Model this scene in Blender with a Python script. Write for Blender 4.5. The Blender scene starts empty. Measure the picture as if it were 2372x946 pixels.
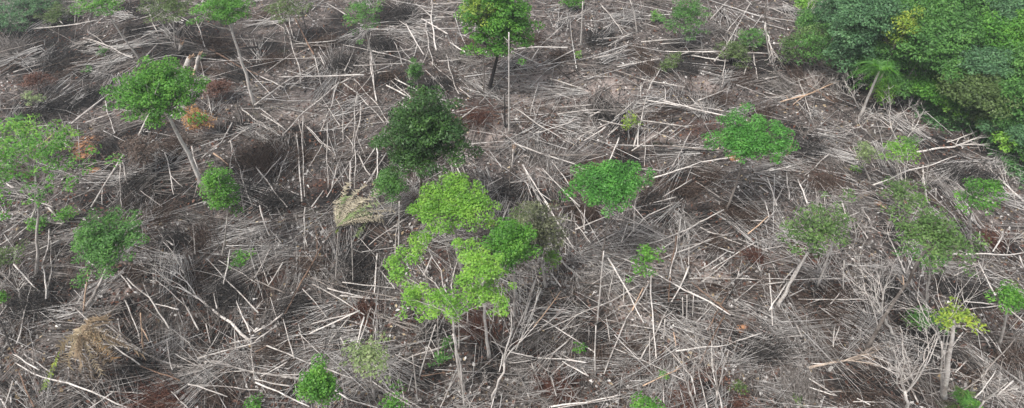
import bpy, math, random
import numpy as np
from mathutils import Vector
R = random.Random(7)
N = np.random.default_rng(11)
SC = bpy.context.scene
COL = SC.collection

# ------------------------------------------------------------------ camera, sky, sun
FPX, CX, CY = 1450.0, 1186.0, 473.0
CAMH, PITCH = 45.0, math.radians(46)
cd = bpy.data.cameras.new('camera'); cam = bpy.data.objects.new('camera', cd); COL.objects.link(cam)
cam.location = (0, 0, CAMH); cam.rotation_euler = (math.pi/2 - PITCH, 0, 0)
cd.sensor_width = 36; cd.lens = 36*FPX/2372; cd.clip_end = 2000
SC.camera = cam
SUN_EL, SUN_AZ = math.radians(64), math.radians(-125)     # azimuth measured from +Y, clockwise
W = bpy.data.worlds.new('World'); SC.world = W; W.use_nodes = True
wn = W.node_tree.nodes; wl = W.node_tree.links
sky = wn.new('ShaderNodeTexSky'); sky.sky_type = 'NISHITA'; sky.sun_disc = False
sky.sun_elevation = SUN_EL; sky.sun_rotation = SUN_AZ; sky.air_density = 1.5; sky.dust_density = 6; sky.ozone_density = 1
hs = wn.new('ShaderNodeHueSaturation'); hs.inputs['Saturation'].default_value = 0.42
wl.new(sky.outputs[0], hs.inputs['Color']); wl.new(hs.outputs[0], wn['Background'].inputs['Color'])
wn['Background'].inputs['Strength'].default_value = 0.135
sd = bpy.data.lights.new('sun', 'SUN'); sun = bpy.data.objects.new('sun', sd); COL.objects.link(sun)
sd.energy = 2.0; sd.angle = math.radians(12); sd.color = (1, .97, .93)
sdir = Vector((math.sin(SUN_AZ)*math.cos(SUN_EL), math.cos(SUN_AZ)*math.cos(SUN_EL), math.sin(SUN_EL)))
sun.rotation_euler = sdir.to_track_quat('Z', 'Y').to_euler()
SC.view_settings.view_transform = 'Standard'; SC.view_settings.look = 'None'
SC.view_settings.gamma = 1; SC.view_settings.exposure = 0.68
SC.cycles.max_bounces = 5; SC.cycles.diffuse_bounces = 2; SC.cycles.transmission_bounces = 2

# ------------------------------------------------------------------ terrain height and pixel -> world
def gz(x, y):
    return (0.55*np.sin(x*.11+1.3)*np.cos(y*.09) + .35*np.sin(x*.23+y*.17)
            + .14*np.sin(.71*x+.3)*np.sin(.61*y+1) + .07*np.sin(1.7*x+y)*np.sin(1.9*y-.6*x))
F = np.array([0, math.cos(PITCH), -math.sin(PITCH)]); U = np.array([0, math.sin(PITCH), math.cos(PITCH)])
EYE = np.array([0, 0, CAMH])
def ray(px, py): return F + np.array([1, 0, 0])*(px-CX)/FPX + U*(CY-py)/FPX
def gp(px, py, h=0.0):                       # point on the ground (plus h) seen at a place of the photograph
    d = ray(px, py); z = h
    for _ in range(4):
        t = (z-CAMH)/d[2]; p = EYE+d*t; z = float(gz(p[0], p[1]))+h
    t = (z-CAMH)/d[2]; return EYE+d*t
def vp(px, py, y):                           # point at depth y
    d = ray(px, py); return EYE+d*(y/d[1])
def mpp(p): return float(np.dot(p-EYE, F))/FPX      # metres per photo pixel at p
def topx(p):
    v = p-EYE; w = np.dot(v, F); return (CX+FPX*v[0]/w, CY-FPX*np.dot(v, U)/w)

# ------------------------------------------------------------------ materials
def mat(name): 
    m = bpy.data.materials.new(name); m.use_nodes = True
    return m, m.node_tree.nodes, m.node_tree.links
def ramp(nd, stops):
    r = nd.new('ShaderNodeValToRGB'); e = r.color_ramp.elements
    e[0].position, e[0].color = stops[0][0], (*stops[0][1], 1); e[1].position, e[1].color = stops[-1][0], (*stops[-1][1], 1)
    for p, c in stops[1:-1]: k = e.new(p); k.color = (*c, 1)
    return r
def noise(nd, lk, scale, detail=4, rough=.6, co=None):
    n = nd.new('ShaderNodeTexNoise'); n.inputs['Scale'].default_value = scale; n.inputs['Detail'].default_value = detail
    n.inputs['Roughness'].default_value = rough
    if co is not None: lk.new(co, n.inputs['Vector'])
    return n
def mixc(nd, lk, fac, a, b):
    m = nd.new('ShaderNodeMix'); m.data_type = 'RGBA'
    for s, v in ((m.inputs[0], fac), (m.inputs[6], a), (m.inputs[7], b)):
        if hasattr(v, 'links'): lk.new(v, s)
        elif isinstance(v, (int, float)): s.default_value = v
        else: s.default_value = (*v, 1)
    return m.outputs[2]

def leaf_mat(name, c1, c2, c3, trans=.35):
    m, nd, lk = mat(name); b = nd['Principled BSDF']
    g = nd.new('ShaderNodeNewGeometry'); oi = nd.new('ShaderNodeObjectInfo')
    r = ramp(nd, [(0, c1), (.5, c2), (1, c3)])
    n = noise(nd, lk, .55, 3, .6, g.outputs['Position'])
    ad = nd.new('ShaderNodeMath'); ad.operation = 'MULTIPLY_ADD'; lk.new(g.outputs['Random Per Island'], ad.inputs[0]); ad.inputs[1].default_value = .55
    mm = nd.new('ShaderNodeMath'); mm.operation = 'MULTIPLY_ADD'; lk.new(n.outputs[0], mm.inputs[0]); mm.inputs[1].default_value = 1.5; mm.inputs[2].default_value = -.52
    lk.new(mm.outputs[0], ad.inputs[2]); lk.new(ad.outputs[0], r.inputs[0])
    lk.new(r.outputs[0], b.inputs['Base Color']); b.inputs['Roughness'].default_value = .5
    b.inputs['Specular IOR Level'].default_value = .35
    t = nd.new('ShaderNodeBsdfTranslucent'); lk.new(r.outputs[0], t.inputs[0])
    mx = nd.new('ShaderNodeMixShader'); mx.inputs[0].default_value = trans
    lk.new(b.outputs[0], mx.inputs[1]); lk.new(t.outputs[0], mx.inputs[2]); lk.new(mx.outputs[0], nd['Material Output'].inputs[0])
    return m
def wood_mat(name, base, dark, amt=.45, warm=None):
    m, nd, lk = mat(name); b = nd['Principled BSDF']
    g = nd.new('ShaderNodeNewGeometry')
    n = noise(nd, lk, 1.1, 5, .65, g.outputs['Position'])
    r = ramp(nd, [(0, dark), (amt-.07, dark), (amt+.1, base), (1, tuple(min(1, c*1.2) for c in base))])
    lk.new(n.outputs[0], r.inputs[0])
    n2 = noise(nd, lk, 9, 3, .6, g.outputs['Position'])
    w = warm or tuple(c*f for c, f in zip(base, (.62, .55, .5)))
    r2 = ramp(nd, [(.45, (0, 0, 0)), (.7, (1, 1, 1))]); lk.new(n2.outputs[0], r2.inputs[0])
    lk.new(mixc(nd, lk, r2.outputs[0], r.outputs[0], w), b.inputs['Base Color'])
    b.inputs['Roughness'].default_value = .85; b.inputs['Specular IOR Level'].default_value = .2
    return m
def stick_mat(name, stops):
    m, nd, lk = mat(name); b = nd['Principled BSDF']
    g = nd.new('ShaderNodeNewGeometry'); r = ramp(nd, stops); lk.new(g.outputs['Random Per Island'], r.inputs[0])
    lk.new(r.outputs[0], b.inputs['Base Color']); b.inputs['Roughness'].default_value = .9; b.inputs['Specular IOR Level'].default_value = .1
    return m
WOOD = {'p': wood_mat('pale dead bark', (.46, .435, .41), (.15, .135, .127), .42),
        'w': wood_mat('bleached bark', (.60, .57, .54), (.26, .235, .22), .38),
        'g': wood_mat('grey bark', (.25, .225, .205), (.075, .062, .056), .42),
        'b': wood_mat('brown bark', (.22, .145, .105), (.06, .043, .036), .42),
        'o': wood_mat('fresh broken wood', (.50, .36, .26), (.26, .17, .12), .34),
        't': wood_mat('tan bark', (.46, .385, .32), (.20, .16, .135), .42),
        'd': wood_mat('charred bark', (.045, .04, .038), (.016, .015, .015), .5),
        'm': wood_mat('mossy bark', (.17, .155, .12), (.06, .055, .04), .45)}
LEAF = {'bright': leaf_mat('bright leaves', (.035, .11, .018), (.085, .25, .03), (.19, .40, .055)),
        'lime': leaf_mat('lime leaves', (.07, .19, .025), (.17, .37, .045), (.30, .50, .08)),
        'mid': leaf_mat('mid green leaves', (.035, .095, .022), (.08, .21, .045), (.16, .34, .07)),
        'dark': leaf_mat('dark leaves', (.016, .045, .012), (.036, .095, .02), (.075, .165, .03), .2),
        'emerald': leaf_mat('emerald leaves', (.03, .10, .02), (.075, .25, .04), (.15, .40, .07)),
        'leafy': leaf_mat('soft green leaves', (.045, .09, .025), (.10, .19, .05), (.19, .30, .09)),
        'vine': leaf_mat('vine leaves', (.05, .06, .03), (.11, .12, .065), (.19, .22, .11), .2),
        'grass': leaf_mat('tall grass', (.04, .12, .04), (.09, .22, .07), (.16, .32, .11)),
        'olive': leaf_mat('olive leaves', (.05, .085, .025), (.10, .16, .045), (.17, .24, .08)),
        'yellow': leaf_mat('yellow green leaves', (.10, .19, .03), (.22, .34, .05), (.42, .46, .06)),
        'mist': leaf_mat('haze tinted leaves', (.045, .105, .05), (.09, .20, .085), (.15, .30, .12)),  # bluish distance haze painted into the leaf colour, on top of the haze volume
        'pale': leaf_mat('pale green leaves', (.12, .17, .07), (.22, .30, .12), (.34, .40, .19)),
        'tan': leaf_mat('dry tan leaves', (.18, .14, .09), (.34, .27, .17), (.50, .42, .29), .25),
        'rust': leaf_mat('dry rusty leaves', (.05, .025, .018), (.12, .055, .038), (.20, .09, .055), .2),
        'orange': leaf_mat('dry orange leaves', (.22, .11, .04), (.40, .22, .08), (.52, .32, .13), .25),
        'dry': leaf_mat('dry palm leaves', (.12, .085, .05), (.24, .175, .11), (.36, .28, .18), .2),
        'straw': leaf_mat('straw palm leaves', (.18, .155, .11), (.33, .29, .21), (.48, .43, .32), .2),
        'brown': leaf_mat('dry brown leaves', (.045, .032, .026), (.10, .07, .055), (.18, .13, .10), .2)}
TWIG = {'d': stick_mat('charred twigs', [(0, (.018, .017, .017)), (.7, (.05, .046, .044)), (1, (.15, .135, .125))]),
        'b': stick_mat('brown twigs', [(0, (.03, .022, .018)), (.6, (.09, .062, .05)), (1, (.2, .155, .13))]),
        'r': stick_mat('rusty twigs', [(0, (.045, .022, .017)), (.7, (.12, .052, .038)), (1, (.2, .12, .09))]),
        'g': stick_mat('grey twigs', [(0, (.07, .062, .056)), (.6, (.2, .18, .165)), (1, (.38, .35, .33))]),
        'p': stick_mat('pale twigs', [(0, (.16, .148, .14)), (.6, (.38, .362, .345)), (1, (.60, .58, .56))]),
        't': stick_mat('straw twigs', [(0, (.18, .13, .07)), (.6, (.34, .26, .16)), (1, (.5, .42, .29))])}

# ------------------------------------------------------------------ mesh helpers
class MB:
    def __init__(s): s.v = []; s.f = []; s.n = 0
    def add(s, v, f): s.f.append(np.asarray(f, dtype=np.int64)+s.n); s.v.append(np.asarray(v, dtype=float)); s.n += len(v)
    def tube(s, pts, rad, k=6, cap=True):
        pts = np.asarray(pts, float); n = len(pts)
        rad = np.broadcast_to(np.asarray(rad, float), (n,))
        d = np.gradient(pts, axis=0); d /= np.linalg.norm(d, axis=1)[:, None]+1e-9
        ref = np.array([0, 0, 1.0]) if abs(d[0][2]) < .8 else np.array([1.0, 0, 0])
        a = np.cross(d, ref); a /= np.linalg.norm(a, axis=1)[:, None]+1e-9; b = np.cross(d, a)
        th = np.arange(k)*2*math.pi/k
        V = pts[:, None, :] + rad[:, None, None]*(np.cos(th)[None, :, None]*a[:, None, :]+np.sin(th)[None, :, None]*b[:, None, :])
        V = V.reshape(-1, 3); fs = []
        for i in range(n-1):
            for j in range(k): fs.append((i*k+j, i*k+(j+1) % k, (i+1)*k+(j+1) % k, (i+1)*k+j))
        if cap:
            V = np.vstack([V, pts[0], pts[-1]]); c0, c1 = n*k, n*k+1
            for j in range(k): fs.append((c0, (j+1) % k, j, c0)); fs.append((c1, (n-1)*k+j, (n-1)*k+(j+1) % k, c1))
        s.add(V, fs)
    def sticks(s, A, B, r):                     # many three-sided tapered sticks at once
        A = np.asarray(A, float); B = np.asarray(B, float); m = len(A)
        if m == 0: return
        r = np.broadcast_to(np.asarray(r, float), (m,))
        d = B-A; d /= np.linalg.norm(d, axis=1)[:, None]+1e-9
        ref = np.where(np.abs(d[:, 2:3]) < .8, np.array([[0, 0, 1.]]), np.array([[1., 0, 0]]))
        a = np.cross(d, ref); a /= np.linalg.norm(a, axis=1)[:, None]; b = np.cross(d, a)
        V = np.empty((m, 6, 3))
        for j in range(3):
            th = j*2*math.pi/3+.5; o = (math.cos(th)*a+math.sin(th)*b)
            V[:, j] = A+o*r[:, None]; V[:, 3+j] = B+o*r[:, None]*.45
        base = (np.arange(m)*6)[:, None, None]
        q = np.array([[0, 1, 4, 3], [1, 2, 5, 4], [2, 0, 3, 5]])[None]
        s.add(V.reshape(-1, 3), (base+q).reshape(-1, 4))
    def leaves(s, P, Nn, size, ar=.5):
        m = len(P)
        if m == 0: return
        size = np.broadcast_to(np.asarray(size, float), (m,))[:, None]
        Nn = Nn/(np.linalg.norm(Nn, axis=1)[:, None]+1e-9)
        rnd = N.normal(size=(m, 3)); t = np.cross(Nn, rnd); t /= np.linalg.norm(t, axis=1)[:, None]+1e-9; b = np.cross(Nn, t)
        V = np.empty((m, 4, 3)); V[:, 0] = P-t*size*.5; V[:, 2] = P+t*size*.5-Nn*size*.12
        V[:, 1] = P+b*size*ar*.5+Nn*size*.06; V[:, 3] = P-b*size*ar*.5+Nn*size*.06
        s.add(V.reshape(-1, 3), np.arange(m*4).reshape(-1, 4))
    def build(s, name, material, parent=None, org=None, mats=None, midx=None, smooth=False):
        V = np.vstack(s.v); Fq = np.vstack(s.f)
        if org is None: org = V.mean(0) if parent is None else np.zeros(3)
        org = np.asarray(org, float)
        if parent is not None: porg = np.array(parent['_o']); V = V-porg; org_l = np.zeros(3)
        else: V = V-org
        tri = Fq[:, 0] == Fq[:, 3]
        me = bpy.data.meshes.new(name)
        cnt = np.where(tri, 3, 4); starts = np.concatenate([[0], np.cumsum(cnt)[:-1]])
        keep = np.ones(Fq.shape, bool); keep[:, 3] = ~tri
        loops = Fq[keep]
        me.vertices.add(len(V)); me.vertices.foreach_set('co', V.astype(np.float32).ravel())
        me.loops.add(len(loops)); me.loops.foreach_set('vertex_index', loops.astype(np.int32))
        me.polygons.add(len(Fq)); me.polygons.foreach_set('loop_start', starts.astype(np.int32))
        if mats:
            for mm in mats: me.materials.append(mm)
        else: me.materials.append(material)
        if midx is not None: me.polygons.foreach_set('material_index', np.asarray(midx, dtype=np.int32))
        if smooth: me.polygons.foreach_set('use_smooth', np.ones(len(Fq), bool))
        me.update(calc_edges=True); me.validate()
        o = bpy.data.objects.new(name, me); COL.objects.link(o)
        if parent is not None: o.parent = parent
        else: o.location = org
        o['_o'] = [float(c) for c in (parent['_o'] if parent is not None else org)]
        return o
def thing(name, loc, label, cat, group=None):
    o = bpy.data.objects.new(name, None); COL.objects.link(o); o.location = loc; o.empty_display_size = .3
    o['_o'] = [float(c) for c in loc]; tag(o, label, cat, group); return o
def tag(o, label, cat, group=None, kind=None):
    if label: o['label'] = label
    if cat: o['category'] = cat
    if group: o['group'] = group
    if kind: o['kind'] = kind
    return o
def bez(a, b, sag=(0, 0, 0), n=6):
    a = np.asarray(a, float); b = np.asarray(b, float); c = (a+b)/2+np.asarray(sag, float)
    t = np.linspace(0, 1, n)[:, None]; return (1-t)**2*a+2*t*(1-t)*c+t**2*b
def wob(pts, amt):
    p = np.array(pts, float); 
    if len(p) > 2: p[1:-1] += N.normal(size=(len(p)-2, 3))*amt
    return p
def unit(v): v = np.asarray(v, float); return v/(np.linalg.norm(v)+1e-9)

# ------------------------------------------------------------------ ground
# charred (dark), pale ash and rusty litter patches of the ground: (px, py, rx, ry, kind)
PATCH = [(60,50,140,70,'d'),(180,228,90,28,'d'),(340,405,50,40,'d'),(600,465,90,32,'d'),(480,660,120,60,'d'),(250,360,80,40,'d'),
 (120,120,160,60,'d'),(430,90,140,60,'d'),(830,570,60,70,'d'),(900,35,70,30,'d'),(880,110,60,40,'d'),(1010,205,50,30,'d'),(610,365,70,60,'d'),
 (1390,85,40,30,'d'),(1420,262,60,25,'d'),(1455,370,40,35,'d'),(1590,425,70,35,'d'),(1385,770,50,60,'d'),(1740,150,120,50,'d'),
 (1130,800,45,60,'d'),(1350,495,70,30,'d'),(1560,700,60,40,'d'),(1720,505,50,50,'d'),(1860,340,60,50,'d'),(2210,410,110,50,'d'),(2150,760,80,60,'d'),
 (2250,680,60,40,'d'),(2320,820,60,40,'d'),(1740,800,80,50,'d'),(2020,900,120,50,'d'),(1930,700,60,50,'d'),(320,890,120,60,'d'),(100,690,80,60,'d'),
 (1590,130,60,30,'d'),(1180,440,40,30,'d'),(1300,890,60,40,'d'),(2100,560,70,60,'d'),(980,740,60,30,'d'),(700,740,60,60,'d'),
 (1100,260,60,50,'r'),(510,205,50,35,'r'),(85,185,50,30,'r'),(1120,760,70,50,'r'),(850,725,60,30,'r'),(1460,840,120,60,'r'),(1580,930,60,30,'r'),
 (1250,300,60,40,'r'),(1620,300,80,40,'r'),(760,430,60,40,'r'),(1380,400,80,50,'r'),(1870,600,90,60,'r'),(1920,420,60,40,'r'),(2330,740,60,50,'r'),(620,640,60,40,'r'),
 (1230,210,80,90,'a'),(1130,310,70,60,'a'),(1500,340,90,40,'a'),(1400,210,150,50,'a'),(300,250,60,40,'a'),(285,670,60,40,'a'),(950,380,60,60,'a'),(820,470,60,40,'a'),
 (740,880,60,30,'a'),(700,250,90,60,'a'),(1250,420,70,60,'a'),(1540,600,120,60,'a'),(1460,720,90,50,'a'),(1650,640,60,40,'a'),(60,830,60,60,'a'),(1900,180,100,50,'a'),(1640,200,90,30,'a'),
 (200,340,34,26,'o'),(185,360,22,12,'o'),(215,395,16,8,'o'),(1720,760,16,10,'o'),(2040,473,20,9,'o'),(1700,365,20,10,'o')]
for _ in range(26): PATCH.append((R.uniform(-50, 800), R.uniform(40, 930), R.uniform(40, 90), R.uniform(18, 45), 'd'))
for _ in range(50): PATCH.append((R.uniform(-50, 2400), R.uniform(0, 950), R.uniform(30, 85), R.uniform(14, 45), R.choice('dddddr')))
PC = []
for (a, b, rx, ry, k) in PATCH:
    c = gp(a, b); s = mpp(c); PC.append((c[0], c[1], rx*s, ry*s/math.sin(math.atan2(CAMH, c[1])), k))
def patches(x, y, kinds):
    r = np.zeros_like(np.asarray(x, float))
    for (a, b, rx, ry, k) in PC:
        if k in kinds: r = np.maximum(r, np.clip(1.35-np.sqrt(((x-a)/rx)**2+((y-b)/ry)**2), 0, 1))
    return r
def in_forest(px, py):       # photo-space outline of the forest edge on the ground
    xs = [1900, 1935, 1950, 1990, 2060, 2150, 2230, 2300, 2500]; ys = [-60, 60, 140, 170, 205, 250, 290, 330, 440]
    lim = np.interp(px, xs, ys, left=-200)
    return py < lim
def topx_v(x, y, z):
    w = y*F[1]+(z-CAMH)*F[2]; return CX+FPX*x/w, CY-FPX*(y*U[1]+(z-CAMH)*U[2])/w
ax = np.concatenate([[-420, -300, -220, -160, -125], np.arange(-110, 110.1, .5), [125, 160, 220, 300, 420]])
ay = np.concatenate([[-150, -80, -20, 0], np.arange(12, 112.1, .5), [125, 150, 190, 250, 330, 450]])
X, Y = np.meshgrid(ax, ay, indexing='ij')
Z = gz(X, Y)+N.normal(size=X.shape)*.045
g = MB(); ni, nj = X.shape; I = np.arange(ni*nj).reshape(ni, nj)
g.add(np.stack([X, Y, Z], -1).reshape(-1, 3), np.stack([I[:-1, :-1], I[1:, :-1], I[1:, 1:], I[:-1, 1:]], -1).reshape(-1, 4))
m, nd, lk = mat('burnt clearing soil')
b = nd['Principled BSDF']; ge = nd.new('ShaderNodeNewGeometry'); P = ge.outputs['Position']
at = nd.new('ShaderNodeVertexColor'); at.layer_name = 'soil'; sp = nd.new('ShaderNodeSeparateColor'); lk.new(at.outputs[0], sp.inputs[0])
n1 = noise(nd, lk, .35, 6, .7, P); n2 = noise(nd, lk, 1.3, 7, .78, P); n3 = noise(nd, lk, 7, 4, .7, P)
c1 = ramp(nd, [(.40, (.024, .022, .021)), (.49, (.065, .056, .052)), (.56, (.17, .142, .13)), (.64, (.46, .39, .35))]); lk.new(n2.outputs[0], c1.inputs[0])
c2 = ramp(nd, [(.36, (.03, .027, .026)), (.5, (.10, .086, .08)), (.66, (.34, .295, .275))]); lk.new(n3.outputs[0], c2.inputs[0])
base = mixc(nd, lk, .45, c1.outputs[0], c2.outputs[0])
def masked(chan, lo, hi):
    a = nd.new('ShaderNodeMath'); a.operation = 'MULTIPLY_ADD'; lk.new(n1.outputs[0], a.inputs[0]); a.inputs[1].default_value = 1.6; a.inputs[2].default_value = -.8
    q = nd.new('ShaderNodeMath'); q.operation = 'ADD'; lk.new(chan, q.inputs[0]); lk.new(a.outputs[0], q.inputs[1])
    q2 = nd.new('ShaderNodeMath'); q2.operation = 'MULTIPLY_ADD'; lk.new(n2.outputs[0], q2.inputs[0]); q2.inputs[1].default_value = .9; lk.new(q.outputs[0], q2.inputs[2])
    r = nd.new('ShaderNodeMapRange'); lk.new(q2.outputs[0], r.inputs[0]); r.inputs[1].default_value = lo; r.inputs[2].default_value = hi; return r.outputs[0]
base = mixc(nd, lk, masked(sp.outputs[2], .95, 1.75), base, (.40, .335, .305))
base = mixc(nd, lk, masked(sp.outputs[1], .85, 1.6), base, (.080, .052, .044))
base = mixc(nd, lk, masked(sp.outputs[0], .65, 1.2), base, (.026, .023, .022))
at2 = nd.new('ShaderNodeVertexColor'); at2.layer_name = 'earth'; sp2 = nd.new('ShaderNodeSeparateColor'); lk.new(at2.outputs[0], sp2.inputs[0])
base = mixc(nd, lk, masked(sp2.outputs[0], .8, 1.1), base, (.46, .24, .13))
base = mixc(nd, lk, masked(sp2.outputs[1], .6, 1.1), base, (.045, .06, .028))
lk.new(base, b.inputs['Base Color']); b.inputs['Roughness'].default_value = .95; b.inputs['Specular IOR Level'].default_value = .1
bp = nd.new('ShaderNodeBump'); bp.inputs['Strength'].default_value = .9; bp.inputs['Distance'].default_value = .25; lk.new(n3.outputs[0], bp.inputs['Height']); lk.new(bp.outputs[0], b.inputs['Normal'])
go = g.build('ground', m, org=(0, 0, 0)); go['kind'] = 'structure'
xf, yf = X.ravel(), Y.ravel()
ca = go.data.color_attributes.new('soil', 'FLOAT_COLOR', 'POINT')
ca.data.foreach_set('color', np.stack([patches(xf, yf, 'd'), patches(xf, yf, 'r'), patches(xf, yf, 'a'), np.ones(len(xf))], -1).astype(np.float32).ravel())
PX_, PY_ = topx_v(xf, np.maximum(yf, 5), 0*xf)
ca = go.data.color_attributes.new('earth', 'FLOAT_COLOR', 'POINT')
ca.data.foreach_set('color', np.stack([patches(xf, yf, 'o'), in_forest(PX_, PY_).astype(float), 0*xf, np.ones(len(xf))], -1).astype(np.float32).ravel())

# ------------------------------------------------------------------ thin air haze
hz = MB(); hx, hy0, hy1, hb, ht = 300, -100, 330, -3, 52
hv = [(sx*hx, y, z) for z in (hb, ht) for sx, y in ((-1, hy0), (1, hy0), (1, hy1), (-1, hy1))]
hz.add(hv, [(3, 2, 1, 0), (4, 5, 6, 7), (0, 1, 5, 4), (1, 2, 6, 5), (2, 3, 7, 6), (3, 0, 4, 7)])
m, nd, lk = mat('haze air'); nd.remove(nd['Principled BSDF']); pv = nd.new('ShaderNodeVolumePrincipled')
pv.inputs['Color'].default_value = (.86, .93, 1, 1); pv.inputs['Density'].default_value = .0005; pv.inputs['Anisotropy'].default_value = .2
lk.new(pv.outputs[0], nd['Material Output'].inputs['Volume'])
hzo = hz.build('haze', m, org=(0, 0, 0)); hzo['kind'] = 'stuff'; hzo['label'] = 'thin pale haze in the air over the clearing'
SC.cycles.volume_bounces = 0

# ------------------------------------------------------------------ trees
LAND = []           # landmarks for describing the logs: (px, py, phrase)
def crown_pts(c, r, n, low, lobes, jitter=.12, lob=.42):
    out = []; K = max(4, min(11, int(n/5)+2)); ga = math.pi*(3-math.sqrt(5)); ph = R.random()*6
    L = [(np.array([0, 0, .25]), lob*1.15)]
    for i in range(K):
        u = low+(1-low)*(i+.5)/K; q = math.sqrt(max(0, 1-u*u)); th = i*ga+ph+R.uniform(-.35, .35)
        k = (1-lob)*R.uniform(.72, 1.28); L.append((np.array([q*math.cos(th), q*math.sin(th), u*.95])*k, lob*R.choice([.5, .75, 1, 1.2, 1.3])))
    W_ = np.array([l[1]**1.6 for l in L]); W_ /= W_.sum()
    for (lc, lr), w in zip(L, W_):
        m_ = max(2, int(round(n*w))); p2 = R.random()*6
        for i in range(m_):
            u = -.35+1.35*(i+.5)/m_; q = math.sqrt(max(0, 1-u*u)); th = i*ga+p2
            d = np.array([q*math.cos(th), q*math.sin(th), u])+N.normal(size=3)*jitter
            out.append(c+(lc+d*lr*R.uniform(.7, 1.15))*r+N.normal(size=3)*.12)
    return out
def foliage(mb, centres, cr, flat, per, size, ar=.5, fill=.25, up=.45):
    for c in centres:
        q = cr*R.uniform(.65, 1.3); n = max(4, int(per*(q/cr)**2))
        d = N.normal(size=(n, 3)); d /= np.linalg.norm(d, axis=1)[:, None]
        d[:, 2] = np.where(d[:, 2] < -.15, -d[:, 2]*N.uniform(.2, 1, n), d[:, 2])
        rr = np.where(N.random(n) < fill, N.uniform(.2, .9, n), N.uniform(.85, 1.12, n))[:, None]
        P = c+d*rr*np.array([q, q, q*flat])*np.array([1, 1, 1])
        nn = d*np.array([1, 1, 1/flat])*.6+np.array([0, 0, up])+N.normal(size=(n, 3))*.38
        mb.leaves(P, nn, size*N.uniform(.65, 1.3, n), ar)
def trunk_limbs(root, base, top, r0, centres, wood, nlimb=6, crooked=.014, c0=None, fork=.35, twr=.022, spread_r=None):
    ln = np.linalg.norm(top-base)
    tr = MB(); pts = wob(bez(base-np.array([0, 0, .3]), top, N.normal(size=3)*ln*.03, 8), ln*crooked*.35)
    tr.tube(pts, [r0*1.7, r0*1.2, r0*1.05, r0*.95, r0*.88, r0*.8, r0*.7, r0*.62], 7); tr.build('trunk', WOOD[wood], root, smooth=True)
    if not len(centres): return
    cs = np.array(centres); nlimb = min(nlimb, len(cs))
    sel = [int(R.random()*len(cs))]
    while len(sel) < nlimb:
        dd = np.min(np.linalg.norm(cs[:, None]-cs[sel][None], axis=2), axis=1); sel.append(int(np.argmax(dd)))
    own = np.argmin(np.linalg.norm(cs[:, None]-cs[sel][None], axis=2), axis=1)
    for k, si in enumerate(sel):
        lb = MB(); st = pts[-1] + (pts[-3]-pts[-1])*R.uniform(0, fork)
        tgt = cs[own == k].mean(0); end = st+(tgt-st)*.8
        L = np.linalg.norm(end-st)
        lp = wob(bez(st, end, (N.normal()*.05*L, N.normal()*.05*L, .06*L), 6), L*.03)
        lb.tube(lp, np.linspace(r0*.5, r0*.18, 6), 5, cap=False)
        for c in cs[own == k]:
            s = lp[R.randint(2, 5)]; mid = (s+c)/2+N.normal(size=3)*.12*np.linalg.norm(c-s)
            a = np.array([s, mid, mid, mid]); e = [mid, c, c+N.normal(size=3)*.5, c+N.normal(size=3)*.5]
            lb.sticks([s, mid, mid], e[:3], [max(twr, r0*.16), max(twr*.8, r0*.11), twr*.7])
        lb.build('limb', WOOD[wood], root)
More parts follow.
